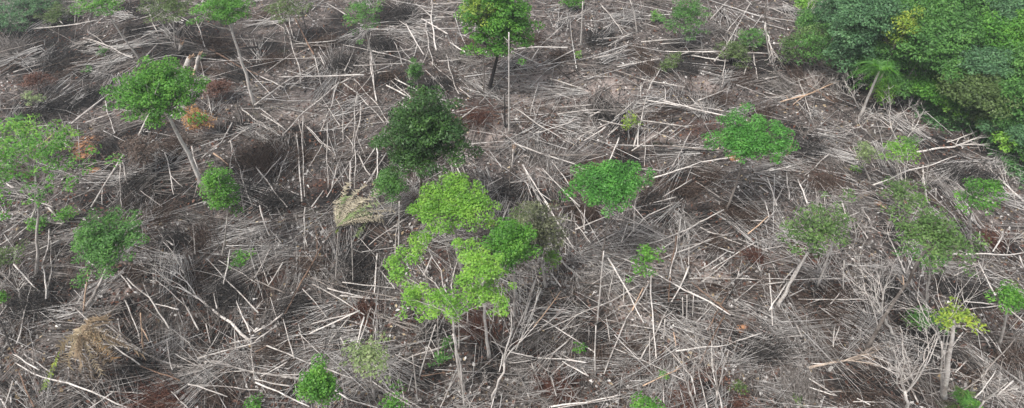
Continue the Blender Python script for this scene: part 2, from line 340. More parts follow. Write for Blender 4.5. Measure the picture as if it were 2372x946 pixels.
def tree(name, label, cat, base, crown, hw, hh, leaf, style='cloud', wood='p', H=None, r0=None, group=None, tipb=None, dens=1, land=None, cr=None, lsize=None, leafpart='foliage', nl=6, low=None):
    """base, crown: photo places; hw, hh: half width and half height of the crown in photo pixels."""
    if base is None:
        cc = gp(crown[0], crown[1], H); B = np.array([cc[0], cc[1], float(gz(cc[0], cc[1]))])
    else:
        B = gp(*base); cc = vp(crown[0], crown[1], B[1])
    s = mpp(cc); rx = hw*s
    el = math.atan2(CAMH-cc[2], cc[1])
    # apparent half height of an ellipsoid: sqrt((rz cos)^2+(ry sin)^2)
    ry = rx*.9; need = (hh*s)**2-(ry*math.sin(el))**2
    if need <= (.25*rx*math.cos(el))**2:
        rz = .28*rx; ry = math.sqrt(max((hh*s)**2-(rz*math.cos(el))**2, .1))/math.sin(el)
    else: rz = math.sqrt(need)/math.cos(el)
    r = np.array([rx, ry, rz])
    root = thing(name, B, label, cat, group)
    fol = MB()
    P = {'cloud': (.0 if low is None else low, .55, .16, .95), 'dense': (-.6, .7, .14, 1.4), 'sparse': (-.6, .6, .3, .62), 'round': (-.4, .75, .12, 1.1), 'bush': (-.2, .8, .12, 1.0)}[style]
    crr = cr or {'cloud': .62, 'dense': .78, 'sparse': .55, 'round': .58, 'bush': .42}[style]
    area = 4*math.pi*((rx*ry)**1.6/3+(rx*rz)**1.6/3+(ry*rz)**1.6/3)**(1/1.6)*(1-P[0])/2
    n = int(min(150, max(7, area/(crr*crr*1.5)*P[3]*dens)))
    if style == 'cloud': rz *= 1.15; cc = cc-np.array([0, 0, rz*.38]); r = np.array([rx, ry, rz])
    C = crown_pts(cc, np.maximum(r*1.12-crr*.25, r*.7), n, P[0], 7, P[2])
    if style in ('sparse',): C = [c for c in C if R.random() > .12]
    if style in ('cloud', 'round', 'dense', 'bush'): C += [cc+(c-cc)*R.uniform(.45, .8)+np.array([0, 0, rz*.12]) for c in C[::(3 if style != 'cloud' else 6)]]
    ls = lsize or {'cloud': .20, 'dense': .24, 'sparse': .23, 'round': .20, 'bush': .19}[style]
    per = int({'cloud': 85, 'dense': 110, 'sparse': 50, 'round': 110, 'bush': 95}[style]*(crr/.75)**2*(.26/ls)**2*1.0)
    foliage(fol, C, crr, {'cloud': .5, 'dense': .65, 'sparse': .5, 'round': .75, 'bush': .8}[style], max(per, 10), ls)
    fol.build(leafpart, LEAF[leaf], root)
    top = cc-np.array([0, 0, rz*{'cloud': .35, 'dense': .4, 'sparse': .5, 'round': .4, 'bush': .5}[style]])
    if top[2] < B[2]+.3: top = B+np.array([0, 0, .3])
    trunk_limbs(root, B, top, r0 or max(.06, .016*np.linalg.norm(cc-B)), C, wood, nl)
    if land: LAND.append((crown[0], crown[1], land))
    return root

TREES = [
 ('broadleaf_tree','bright green flat topped tree on a tall forked pale trunk at the upper left','tree',(592,248),(520,24),68,50,'bright','cloud',dict(wood='w',r0=.17,land='the tall forked green tree')),
 ('broadleaf_tree','broad green tree with a rounded crown beside the broken pale snag','tree',(470,438),(366,224),98,76,'bright','dense',dict(wood='w',r0=.2,dens=.75,cr=.62,low=-.3,land='the broad tree by the snag')),
 ('broadleaf_tree','tall green tree with a dark trunk left of the straight pale pole','tree',(1131,205),(1158,62),80,112,'bright','dense',dict(wood='d',r0=.22,dens=.85,cr=.8,land='the tall top centre tree',lsize=.3)),
 ('broadleaf_tree','dense dark green domed tree in the middle of the clearing','tree',(965,520),(975,350),96,108,'dark','round',dict(wood='m',cr=.75,dens=1.7,lsize=.24,land='the dark domed tree')),
 ('broadleaf_tree','light green rounded tree directly below the dark domed tree','tree',(1075,640),(1047,482),98,60,'lime','round',dict(r0=.17,land='the light round tree',dens=.8)),
 ('broadleaf_tree','mid green rounded tree right of the lime ring shaped crown','tree',(1192,735),(1190,582),52,66,'bright','round',dict(r0=.14,land='the mid green round tree')),
 ('broadleaf_tree','small emerald tree with a domed crown on a thin dark trunk','tree',(1392,610),(1419,430),82,56,'emerald','round',dict(wood='g',r0=.07,dens=1.0,land='the small emerald tree')),
 ('broadleaf_tree','emerald umbrella shaped tree with a notched lower edge and leaning dark trunk','tree',(1680,490),(1736,326),86,60,'emerald','cloud',dict(wood='g',r0=.1,low=-.1,dens=1.6,land='the emerald umbrella tree')),
 ('broadleaf_tree','slim bright green young tree on twin pale stems at the left','tree',(512,592),(514,455),36,62,'bright','sparse',dict(r0=.08,cr=.5,dens=2.6,lsize=.2,land='the slim young tree')),
 ('broadleaf_tree','ragged mid green tree with a flat crown over straw coloured brush','tree',(190,715),(238,562),94,72,'mid','cloud',dict(r0=.13,dens=.9,low=-.2,land='the flat crowned tree')),
 ('broadleaf_tree','large airy feathery tree spreading in from the left edge','tree',(80,640),(66,405),165,118,'bright','sparse',dict(r0=.11,dens=.68,land='the feathery tree',lsize=.24)),
 ('broadleaf_tree','bright green airy spray of foliage over the top of the feathery tree','tree',(70,520),(70,340),120,58,'lime','sparse',dict(r0=.07,dens=.5,lsize=.24)),
 ('broadleaf_tree','sparse pale green tree right of the hanging conical bush','tree',(868,925),(856,828),54,44,'pale','sparse',dict(r0=.09,dens=1.4,land='the sparse pale green tree')),
 ('broadleaf_tree','olive tree with a leaning pale trunk showing through its hanging crown','tree',(1800,712),(1893,548),68,76,'leafy','sparse',dict(wood='w',r0=.13,dens=1.15,land='the pale trunked olive tree')),
 ('broadleaf_tree','dark olive wide crowned tree on a long trunk leaning down to the left','tree',(2003,812),(2166,552),92,68,'leafy','sparse',dict(wood='g',r0=.13,dens=1.7,land='the wide olive tree')),
 ('broadleaf_tree','mid green low foliage under the wide dark olive crown','tree',(2150,700),(2160,585),70,40,'mid','sparse',dict(r0=.09,dens=.9)),
 ('broadleaf_tree','small bright two tiered tree above the wide dark olive tree','tree',(2255,575),(2262,452),42,44,'bright','sparse',dict(r0=.08,dens=1.5,land='the two tiered tree')),
 ('broadleaf_tree','green crown cut by the right edge beside leaning pale sticks','tree',(2320,800),(2345,692),42,34,'bright','cloud',dict(r0=.1,land='the right edge crown')),
 ('broadleaf_tree','bare limbed tree with a small yellow green tuft and twin pale stems','tree',(2190,925),(2212,738),46,34,'yellow','sparse',dict(wood='w',r0=.17,dens=1.3,land='the twin stemmed tree')),
 ('broadleaf_tree','thin tree with pale green tufts among criss crossed poles at the top','tree',(872,165),(842,42),44,46,'mid','sparse',dict(r0=.1,dens=1.0,land='the tufted tree')),
 ('broadleaf_tree','bright green crown at the top left on a slender leaning trunk','tree',(335,152),(235,8),62,28,'bright','sparse',dict(r0=.11,dens=1.3,land='the top left crown')),
 ('broadleaf_tree','dull olive crown at the top beside the tall forked tree','tree',(408,118),(395,18),54,38,'olive','sparse',dict(r0=.1,dens=1.6,land='the dull olive crown')),
 ('broadleaf_tree','dull olive low tree right of the tall forked tree','tree',(660,100),(655,25),50,34,'olive','sparse',dict(r0=.08,dens=.9)),
 ('shrub','sparse olive shrub among bare white branches at the right','shrub',(2085,430),(2085,352),38,28,'lime','sparse',dict(r0=.06,dens=1.2,land='the olive shrub')),
 ('shrub','sparse yellow green shrub below the bare white branches','shrub',(2090,505),(2088,445),48,34,'leafy','sparse',dict(r0=.06,dens=1.2)),
 ('shrub','small pale shrub climbing a bare trunk left of the olive shrub','shrub',(2020,420),(2005,362),22,26,'pale','sparse',dict(r0=.05,dens=1)),
 ('sapling','green leafy sapling with a few tufts over crossed pale poles','sapling',(1500,720),(1496,612),32,44,'bright','sparse',dict(r0=.05,dens=.75,land='the leafy sapling',cr=.45)),
 ('shrub','dense mid green bush at the top right of the pale pole','shrub',(1592,105),(1592,45),50,48,'mid','sparse',dict(dens=2.2,land='the top edge bush')),
 ('shrub','conical bright green bush at the bottom left of centre','shrub',(760,985),(745,908),38,52,'bright','bush',dict(cr=.5,land='the conical green bush')),
 ('shrub','bright green bush top cut by the bottom edge','shrub',(905,1000),(902,940),44,32,'bright','sparse',dict(land='the bottom edge bush')),
 ('shrub','round green bush top at the bottom edge right of centre','shrub',(1498,985),(1497,938),30,24,'bright','sparse',dict(dens=1.6,land='the round bottom bush')),
 ('sapling','drooping green sapling against dark brush right of crossed poles','sapling',(970,222),(965,178),17,36,'mid','bush',dict(cr=.35,dens=.7,land='the drooping sapling')),
 ('shrub','small yellow green shrub beside the standing stick right of centre','shrub',(1460,320),(1458,290),17,26,'yellow','sparse',dict(cr=.35,dens=1,land='the yellow green shrub')),
 ('shrub','pale yellow green shrub left of the black burnt trench','shrub',(82,262),(82,232),20,18,'pale','sparse',dict(cr=.4,dens=1,land='the pale left shrub')),
 ('shrub','yellow green shrub at the left edge below the feathery tree','shrub',(18,650),(16,598),34,30,'olive','sparse',dict(dens=1.3,land='the left edge shrub')),
 ('shrub','scrap of green leaves at the left edge low down','shrub',(2,715),(2,690),14,12,'bright','bush',dict(cr=.3)),
 ('shrub','tan and orange dry leaved shrub right of the broad tree','dry shrub',(455,318),(456,280),32,32,'orange','sparse',dict(dens=1.6,cr=.45,land='the orange dry shrub')),
 ('shrub','dull brown dry leaved shrub below the broken pale snag','dry shrub',(330,400),(328,352),44,36,'brown','sparse',dict(dens=1.6,cr=.5,land='the brown dry shrub')),
 ('shrub','rusty red dry shrub right of the broad tree','dry shrub',(512,232),(508,208),28,22,'rust','bush',dict(dens=.9,land='the rusty red shrub')),
 ('shrub','dark rusty dry shrub at the upper left','dry shrub',(84,212),(84,188),32,20,'rust','bush',dict(dens=.8)),
 ('shrub','olive and brown vine covered stump tree right of the green rounded tree','shrub',(1265,665),(1252,555),46,76,'vine','sparse',dict(dens=1.9,cr=.5,r0=.12,land='the vine covered snag')),
 ('shrub','pale green vine growth on the left of the vine covered snag','shrub',(1225,560),(1220,512),36,32,'olive','sparse',dict(dens=1.3,cr=.5)),
 ('shrub','light green sprig at the foot of the vine covered snag','shrub',(1280,650),(1276,605),16,28,'lime','sparse',dict(dens=1.4,cr=.4)),
 ('shrub','dark green low branch of foliage left of the dark domed tree','shrub',(900,500),(905,438),34,42,'mid','bush',dict(cr=.6,dens=.8)),
 ('shrub','dark green low leafy shrub left of the twin stemmed tree','shrub',(2150,780),(2150,742),42,24,'mid','sparse',dict(dens=1.5)),
]
for (nm, lb, ct, ba, cr_, hw, hh, lf, st, kw) in TREES:
    tree(nm, lb, ct, ba, cr_, hw, hh, lf, st, **kw)
# second leaf colour over the tall yellow and green tree
tree('broadleaf_tree', 'yellow leaved tree rising through the tall green crown at top centre', 'tree', (1120, 218), (1112, 26), 38, 42, 'yellow', 'sparse', wood='g', r0=.07, dens=1.6, lsize=.26)

# lime ring-shaped tree: explicit clumps round a hollow
def ring_tree():
    B = gp(1072, 905); root = thing('broadleaf_tree', B, 'lime green tree whose crown forms a ring round bare white limbs', 'tree')
    cl = [(930,578),(912,600),(925,625),(945,600),(958,560),(975,540),(1000,530),(1025,528),(1045,538),(990,552),(965,575),(940,640),
          (950,665),(970,680),(962,700),(990,690),(1010,705),(1000,725),(1035,700),(1060,712),(1040,725),(1070,690),(1090,700),
          (1100,672),(1120,690),(1150,700),(1160,715),(1140,680),(1085,570),(1105,585),(1130,600),(1070,600),(1085,625),(1105,640),(1130,655),(1095,600),(1120,620),(1145,625),
          (1100,560),(1075,582),(1150,600),(1112,665),(1140,672),(980,665),(950,690),(945,705),(975,712),(1020,690),(1050,695),(1075,712),(1155,690),(1165,700),(1060,560),(1130,575),(1145,640),(1085,650),(915,640),(900,610)]
    C = []
    for (x, y) in cl:
        dy = (680-y)*.045 if True else 0
        C.append(vp(x, y, B[1]+2.5+dy+R.uniform(-.5, .5)))
    C2 = C+[c+N.normal(size=3)*[.4, .5, .3] for c in C for _ in (0, 1)]
    fol = MB(); foliage(fol, C2, .44, .45, 48, .2); fol.build('foliage', LEAF['lime'], root)
    top = vp(1050, 735, B[1]+1)
    trunk_limbs(root, B, top, .13, C, 'p', 9, fork=.1, twr=.022)
    LAND.append((1030, 630, 'the lime ring tree'))
ring_tree()
tree('broadleaf_tree','lime green topped tree on a straight pale stem inside the ring crown','tree',(1133,832),(1116,612),44,44,'lime','cloud',wood='w',r0=.12,dens=.7)

# tiny sprouts
for i, (x, y, r_, lf, lb) in enumerate([(560,600,22,'bright','low bright green sprout right of the slim young tree'),(205,163,12,'mid','tiny green sprout left of the broad tree'),(240,122,12,'mid','tiny green sprout above the broad tree at upper left'),
   (1345,806,15,'bright','small bright sprout under the long black based pole'),(1020,832,22,'mid','bluish green sprout between thin standing poles'),(1040,795,16,'mid','faint green sprout on the stick pile beneath the ring tree'),
   (592,938,20,'bright','green sprout at the bottom edge left of the conical bush'),(1340,130,9,'lime','tuft of leaves at the foot of the thin pale trunk'),(1545,155,20,'olive','thin olive sprout right of the dark brush'),
   (1700,125,34,'olive','grey green shrub among sticks near the forest'),(1740,90,30,'mid','dull green shrub left of the forest corner'),(1325,8,26,'bright','sprig of green leaves at the top edge'),(1520,40,16,'bright','bright sprout left of the green bush at the top'),
   (470,130,10,'mid','tiny sprout right of the splintered stumps'),(1140,520,8,'yellow','tiny yellow green sprout near the light tree'),(2110,330,16,'mid','green tuft beside bare white branches near the forest'),
   (1540,870,12,'bright','small green sprout low on the rusty slope'),(1710,900,14,'olive','olive sprout at the lower right of centre'),(90,520,22,'bright','green leaf cluster under the feathery tree'),(150,500,20,'bright','green leaf cluster right of the feathery tree trunk'),
   (60,25,44,'mist','dim haze tinted green shrub in the top left corner'),(15,60,40,'mist','dim shrub at the left edge near the top'),(130,40,30,'olive','dim olive shrub near the top left corner'),(100,8,40,'mist','dim shrub cut by the top edge at the left'),
   (2000,345,18,'leafy','thin green regrowth among the white dead trees'),(2128,462,16,'lime','yellow green regrowth right of the lower yellow green shrub'),(2110,745,16,'leafy','low green regrowth left of the dark green low shrub'),(2300,425,14,'bright','bright sprig right of the small two tiered tree'),(1985,392,12,'lime','yellowish sprig on a bare stem left of the olive shrub'),(2250,935,16,'lime','upright green sprout beside the young palm'),(1850,925,12,'olive','olive sprout on the grey brush at the bottom right'),(1560,140,18,'olive','olive sprout below the green bush at the top')]):
    tree('shrub', lb, 'shrub', (x, y+r_*.6), (x, y), r_, r_*.8, lf, 'sparse', r0=.03, cr=.3 if r_ < 20 else .45, nl=3, dens=1.3 if r_ < 20 else 1.6)

# forest at the upper right: (crown px, py, half width, half height, tree height, leaf, style, label)
FOREST = [
 (2010,60,78,80,13,'mist','dense','tall dim haze tinted green tree at the left end of the forest'),
 (1960,130,44,60,8,'mist','sparse','dim slender tree on the forest corner'),
 (1890,120,44,44,5,'mid','sparse','low green tree at the foot of the forest corner'),
 (1868,88,30,26,3.5,'leafy','sparse','olive bush just outside the forest corner'),
 (1822,120,18,30,3,'leafy','sparse','narrow olive bush left of the forest corner'),
 (2105,40,66,50,13,'mid','dense','mid green tree at the top of the forest'),
 (2085,85,26,52,13,'yellow','sparse','yellow green slender tree standing in the forest'),
 (2170,30,60,46,14,'mid','dense','bright green crown at the top of the forest'),
 (2250,20,56,46,14,'mid','dense','green crown below the leaning grey pole'),
 (2330,30,60,50,14,'mist','dense','dim crown in the top right corner'),
 (2210,90,62,50,12,'mid','dense','green crown in the middle of the forest'),
 (2140,115,54,48,11,'mid','dense','shaded crown behind the leaning palm'),
 (2300,95,60,50,12,'bright','dense','bright crown near the right edge of the forest'),
 (2365,90,40,60,12,'bright','dense','light green crown at the right edge of the forest'),
 (2200,150,56,44,9,'mid','dense','green crown above the grassy gap'),
 (2275,155,54,44,10,'mist','dense','haze tinted crown right of the forest middle'),
 (2345,165,50,50,10,'mid','dense','green crown at the right edge below the light one'),
 (2130,175,46,36,5,'bright','sparse','low bright bush right of the leaning palm'),
 (2160,205,50,30,3.5,'bright','bush','low bright thicket bush in the forest gap'),
 (2250,215,64,50,7,'olive','dense','pale green dome shaped tree at the forest front'),
 (2325,225,50,48,7,'mid','dense','mid green tree right of the pale dome'),
 (2372,240,40,50,7,'mid','dense','rounded tree at the right edge of the forest front'),
 (2040,215,28,26,3,'lime','sparse','small light bush under the leaning palm'),
 (2085,205,40,26,3,'mid','bush','low green bush right of the palm trunk'),
 (2330,285,40,26,3,'mid','bush','low green bush under the forest front'),
 (2280,272,34,18,2.2,'dark','bush','dark low bush beneath the pale dome'),
 (2360,320,30,30,3,'mist','bush','haze tinted low bush at the right edge below the forest'),
 (2200,240,30,20,2.5,'bright','bush','low bright bush in front of the pale dome'),
 (2060,130,44,36,8,'mid','dense','green crown above the leaning palm'),
 (2000,150,30,40,6,'mid','dense','narrow tree left of the leaning palm'),
 (2180,-20,70,40,14,'mid','dense','green crown cut by the top edge of the picture'),
 (2060,-15,60,40,14,'mist','dense','dim crown cut by the top edge near the forest left end'),
 (2295,-20,60,40,14,'mid','dense','green crown cut by the top edge near the picture corner'),
 (1960,20,46,50,11,'mist','dense','dim crown at the top left end of the forest'),
 (2420,20,60,60,13,'mid','dense','green crown beyond the top right corner'),
 (2410,170,50,60,11,'dark','dense','dark crown beyond the right edge'),
]
for (x, y, hw, hh, H, lf, st, lb) in FOREST:
    tree('shrub' if H < 4 else 'forest_tree', lb, 'shrub' if H < 4 else 'tree', None, (x, y), hw, hh, lf, st, 'g', H*.62 if H > 4 else H*.8, group='trees of the forest edge' if H >= 4 else 'bushes of the forest edge', dens=1.15 if st == 'dense' else 1.9, nl=4, lsize=.30 if H > 6 else .26, cr=1.0 if H > 6 else .6)
EX, EY = [1850, 1930, 1990, 2060, 2150, 2230, 2300, 2380, 2440], [60, 140, 170, 205, 250, 290, 330, 375, 400]
for i in range(72):
    x = R.uniform(1850, 2440); y = np.interp(x, EX, EY)-12-abs(R.gauss(0, 45))
    big = R.uniform(15, 34)
    tree('shrub', 'low bush in the thicket along the foot of the forest', 'shrub', None, (x, y), big, big*R.uniform(.6, .95), R.choice(['mid', 'mid', 'bright', 'olive', 'dark', 'mist', 'lime']), 'bush', 'g', R.uniform(1, 2.4), group='bushes of the forest thicket', nl=3, lsize=.28, cr=.5, dens=.8)
LAND.append((1950, 130, 'the forest corner')); LAND.append((2250, 260, 'the forest front'))

# ------------------------------------------------------------------ palms
def frond(mb, st, dr, L, droop, wid, n=26, rr=.03):
    dr = unit(dr); up = np.array([0, 0, 1.]); side = unit(np.cross(dr, up)); t = np.linspace(0, 1, 9)[:, None]
    P = st+dr*L*t-up*droop*L*t**2; mb.tube(P, np.linspace(rr, rr*.3, 9), 3, cap=False)
    tt = np.repeat(np.linspace(.12, 1, n), 2); sg = np.tile([1, -1], n)
    kp = N.random(2*n) > .18; tt = tt[kp]; sg = sg[kp]; n2 = len(tt)
    A = st+dr*L*tt[:, None]-up*droop*L*(tt**2)[:, None]
    wl_ = wid*np.sin(np.clip(tt*1.15+.25, 0, math.pi-.2))
    D = side*sg[:, None]*.85+dr*.55-up*.35+N.normal(size=(n2, 3))*.22; D /= np.linalg.norm(D, axis=1)[:, None]
    E = A+D*wl_[:, None]; q = dr*.055
    V = np.stack([A-q, A+q, E+q*.3, E-q*.3], 1).reshape(-1, 3); mb.add(V, np.arange(n2*4).reshape(-1, 4))
def palm(name, label, base, topp, n, L, droop, leaf, wood='w', r0=.12, spread=(0, 6.283), elev=(.1, .8), mixl=None, H=None, wid=.8, land=None, rag=.1):
    B = gp(*base)
    T = vp(topp[0], topp[1], B[1]) if topp else B+np.array([0, 0, H])
    root = thing(name, B, label, 'palm')
    if np.linalg.norm(T-B) > .8:
        tr = MB(); tr.tube(wob(bez(B-np.array([0, 0, .2]), T, (0, .2, 0), 8), .03), np.linspace(r0*1.2, r0*.8, 8), 7); tr.build('trunk', WOOD[wood], root, smooth=True)
    for i in range(n):
        a = spread[0]+(spread[1]-spread[0])*(i+R.uniform(.2, .8))/n; e = R.uniform(*elev)
        fb = MB(); frond(fb, T, (math.cos(a)*math.cos(e), math.sin(a)*math.cos(e), math.sin(e)), L*R.uniform(.8-rag, 1.1), droop*R.uniform(.8-rag, 1.2+rag), wid*R.uniform(.8-rag, 1.1))
        lf = leaf if not mixl or R.random() > .35 else mixl
        fb.build('frond', LEAF[lf], root)
    if land: LAND.append((topp[0] if topp else base[0], topp[1] if topp else base[1], land))
palm('palm_tree', 'palm with drooping fronds on a leaning white trunk before the forest', (1993, 270), (2038, 165), 20, 3.3, .95, 'mid', r0=.14, mixl='bright', wid=1.0, land='the leaning palm', elev=(.3, 1.1))
palm('palm_tree', 'toppled palm crown with straw coloured fronds fanned up to the right', (778, 536), (780, 526), 24, 6.0, .4, 'straw', wood='b', spread=(.1, 1.8), elev=(.04, .75), mixl='pale', land='the fallen palm', wid=.55, rag=.5)
palm('palm_tree', 'drying palm with ragged hanging brown fronds at the lower left', (215, 880), (190, 775), 20, 2.6, 1.2, 'dry', wood='g', elev=(-.5, .8), mixl='tan', land='the drying palm', rag=.4, wid=.8)
palm('palm_tree', 'young palm with upright green fronds at the bottom right', (2215, 975), (2222, 940), 7, 2.3, .45, 'olive', wood='b', elev=(.6, 1.3), mixl='mid', land='the young palm', H=None)
palm('palm_tree', 'palm crown with deep green fronds at the left edge', (10, 380), (12, 300), 11, 3.0, .6, 'bright', wood='g', land='the left edge palm', elev=(.1, .9))
def single_frond(label, a, b, leaf, L=None, w=.45):
    A = gp(*a, .6); B_ = gp(*b, .35); fb = MB(); frond(fb, A, (B_-A), np.linalg.norm(B_-A), .02, w, 30, .04)
    tag(fb.build('palm_frond', LEAF[leaf]), label, 'palm frond')
single_frond('yellow green frond hanging at the left of the drying palm', (138, 815), (98, 900), 'yellow')
single_frond('yellow green frond lying on the straw coloured fallen palm', (840, 470), (775, 535), 'yellow')
single_frond('short yellow green frond right of the yellow frond on the fallen palm', (865, 490), (825, 545), 'pale')
single_frond('dry brown frond arching right of the drying palm', (200, 765), (265, 830), 'orange')

# ------------------------------------------------------------------ bare dead trees
def grow(mb, p, d, L, r, depth, lean, gnarl=.12):
    n = 5; pts = [p]; q = p.copy(); dd = d.copy()
    for i in range(n):
        dd = unit(dd+N.normal(size=3)*gnarl+lean*.06); q = q+dd*L/n; pts.append(q.copy())
    if depth >= 2: mb.tube(pts, np.linspace(r, r*.6, n+1), 5 if depth > 2 else 4, cap=False)
    else: mb.sticks(pts[:-1], pts[1:], np.linspace(r, r*.5, n))
    if depth == 0: return
    for k in range(R.choice([2, 3, 3, 4]) if depth > 1 else R.choice([2, 3])):
        i = R.randint(2, n); perp = unit(np.cross(dd, N.normal(size=3))); a = R.uniform(.35, .85)
        grow(mb, pts[i], unit(dd*math.cos(a)+perp*math.sin(a)+lean*.15), L*R.uniform(.5, .75), max(.018, r*R.uniform(.42, .6)), depth-1, lean, gnarl)
def bare(label, base, tip, spread, w='w', standing=True, r0=.1, depth=3, nl=5, name=None, fork=.35, land=None):
    B = gp(*base, .0 if standing else .25)
    T = vp(tip[0], tip[1], B[1]) if standing else gp(tip[0], tip[1], .6)
    if standing and T[2] < B[2]+.6: T[2] = B[2]+.6
    r0 *= .78
    root = thing(name or ('dead_tree' if standing else 'fallen_tree'), B, label, 'dead tree' if standing else 'fallen tree')
    v = T-B; L = np.linalg.norm(v); d = unit(v); Fk = B+v*fork; S = spread*mpp(T)
    tr = MB(); tr.tube(wob(bez(B-d*.2, Fk, N.normal(size=3)*L*.01, 6), L*.006), np.linspace(r0*1.15, r0*.8, 6), 7); tr.build('trunk', WOOD[w], root, smooth=True)
    for k in range(nl):
        lb = MB(); a = 2*math.pi*k/nl+R.uniform(-.4, .4)
        s1 = unit(np.cross(d, [0.3, 1, .2])); s2 = np.cross(d, s1)
        if not standing: s2 = s2*.5
        dirv = unit(v*(1-fork)*R.uniform(.7, 1)+(s1*math.cos(a)+s2*math.sin(a))*S)
        LL = L*(1-fork)
        grow(lb, Fk-d*R.uniform(0, .12)*L*fork, dirv, LL*R.uniform(.5, .7), r0*.5, depth-1, np.array([0, 0, .5]) if standing else d*.4)
        V = np.vstack(lb.v)
        if not standing:        # twigs cannot dip under the ground
            for arr in lb.v:
                gg = gz(arr[:, 0], arr[:, 1])+.03; arr[:, 2] = np.maximum(arr[:, 2]*1.0, gg)
                arr[:, 2] = np.minimum(arr[:, 2], gg+1.6)
        lb.build('limb', WOOD[w], root)
    if land: LAND.append((tip[0], tip[1], land))
BARE = [
 ('bare white dead tree with upright twigs just below the forest corner',(1990,252),(1955,180),45,'w',True,.09),
 ('bare white dead tree left of the leaning palm foot',(2015,312),(1962,262),48,'w',True,.09),
 ('bare white dead tree with fanned branches below the leaning palm',(2078,328),(2040,238),46,'w',True,.12),
 ('bare white dead tree with forked top near the forest front',(2096,326),(2142,262),44,'w',True,.10),
 ('slender bare tree behind the small pale shrub at the right',(2016,418),(1978,335),34,'w',True,.09),
 ('forked bare tree beside the olive shrub at the right',(2102,470),(2078,365),40,'w',True,.11),
 ('straight bare snag right of the olive shrub',(2146,468),(2138,382),16,'w',True,.11),
 ('bare grey twiggy tree left of the white dead trees',(1868,336),(1862,272),50,'g',True,.07),
 ('bare twiggy dead tree under the forest corner, left of the others',(1905,232),(1890,165),45,'p',True,.07),
 ('forked bare tree leaning left above dark brush at the lower right',(2070,780),(1998,642),52,'w',True,.13),
 ('bare white tree fanning upward at the bottom right',(2102,965),(2086,800),52,'w',True,.15),
 ('small bare white tree at the bottom right corner',(2262,965),(2312,862),40,'w',True,.1),
 ('bare limbs rising out of the twin stemmed tufted tree',(2190,900),(2180,640),36,'w',True,.12),
 ('bare white tree leaning right of the centre trunk group',(1140,930),(1222,660),30,'w',True,.11),
 ('thin bare tree at the bottom right of centre',(1612,965),(1572,805),38,'p',True,.10),
 ('taller thin bare tree at the bottom, right of the rusty litter',(1665,965),(1652,800),40,'p',True,.11),
 ('low bare brushy tree at the bottom centre',(1090,960),(1085,895),60,'p',True,.07),
 ('small bare grey tree between dark brush and the long brown pole',(708,585),(700,495),30,'p',True,.07),
 ('bare twiggy tree right of the olive tree',(1985,560),(1975,500),55,'p',True,.07),
 ('pale bare stems standing above the olive tree at the right',(1905,520),(1900,462),45,'p',True,.06),
 ('bare twigs standing over the small log at the right',(2060,560),(2050,505),34,'w',True,.06),
 ('small bare dead tree right of the wide olive crown',(2330,600),(2345,520),30,'w',True,.07),
 ('bare twiggy tree near the right edge',(2350,480),(2345,400),34,'w',True,.07),
 ('bare twiggy grey tree at the bottom, right of centre',(1720,900),(1725,850),40,'g',True,.06),
 ('small bare tree left of the drying palm',(50,700),(28,625),30,'w',True,.07),
 ('bare white tree at the top left of the forest',(1872,60),(1868,-10),40,'w',True,.09),
 ('bare pale tree left of the top of the forest',(1930,60),(1915,-5),26,'w',True,.08),
 ('thin bare tree among sticks under the ring shaped tree',(985,790),(990,745),30,'p',True,.06),
 ('bare pale tree right of the slim young tree',(640,600),(628,545),40,'p',True,.06),
 ('felled white branchy tree lying level below the forest front',(2128,352),(2335,318),30,'w',False,.14),
 ('felled branchy tree coming in from the right edge',(2372,468),(2268,372),34,'w',False,.11),
 ('felled tan branchy tree at the lower right with its limbs fanned right',(1878,852),(2065,815),34,'t',False,.14),
 ('felled pale branches spread under the tan fallen tree',(1990,835),(2140,880),34,'p',False,.1),
 ('long felled grey tree with its crown fanned up to the left',(580,790),(335,588),46,'w',False,.15),
 ('felled tree with twiggy crown fanned left at the bottom left',(700,880),(410,832),30,'p',False,.12),
 ('felled tree whose pale limbs curve left above the bottom left corner',(470,880),(150,730),40,'p',False,.12),
 ('felled pale tree with tangled limbs below the small emerald tree',(1212,385),(1345,690),56,'p',False,.17),
 ('felled brushy crown right of the vine covered snag',(1300,600),(1370,680),60,'p',False,.08),
 ('felled upside down tree with splayed limbs left of the forest',(1772,60),(1805,175),26,'w',False,.12),
 ('felled branchy tree on the slope left of the leaning palm',(1808,238),(1945,188),34,'p',False,.15),
 ('felled white crown scattered at the upper middle left',(560,250),(640,320),46,'p',False,.09),
 ('felled grey crown fanned right of the dark domed tree',(1035,345),(1105,385),30,'w',False,.08),
 ('felled tree with fine limbs fanned right across the middle of the slope',(1480,240),(1690,262),26,'p',False,.1),
 ('felled pale crown fanned left beside black brush at upper centre',(1425,265),(1290,255),30,'p',False,.09),
 ('felled pale limbs fanned left beside the same black brush, lower down',(1430,275),(1330,325),24,'w',False,.08),
 ('felled pale crown fanned right under the emerald umbrella tree',(1750,400),(1900,385),34,'p',False,.08),
 ('felled twiggy tree left of the forest at mid height',(1775,215),(1850,235),34,'p',False,.07),
 ('felled crown fanned left in front of the feathery tree',(120,480),(10,440),40,'p',False,.08),
 ('felled branchy tree left of the ragged flat crowned tree',(150,520),(5,500),34,'p',False,.1),
 ('felled pale limbs fanned at the bottom right of centre',(1340,760),(1200,900),60,'p',False,.09),
 ('felled grey limbs fanned up right of the drying palm',(390,850),(240,760),40,'g',False,.1),
 ('felled dark limbs fanned right of the crossed log pile',(850,720),(1000,765),30,'g',False,.08),
 ('felled branchy crown across the top left slope',(305,133),(180,85),26,'p',False,.13),
 ('felled brush of fine pale limbs above the dark brush at top centre',(900,75),(1000,20),30,'p',False,.07),
 ('felled brush of limbs at top centre right',(1290,50),(1400,15),34,'p',False,.08),
 ('felled pale limbs fanned at the right below the forest front',(2300,470),(2180,430),30,'w',False,.08),
]
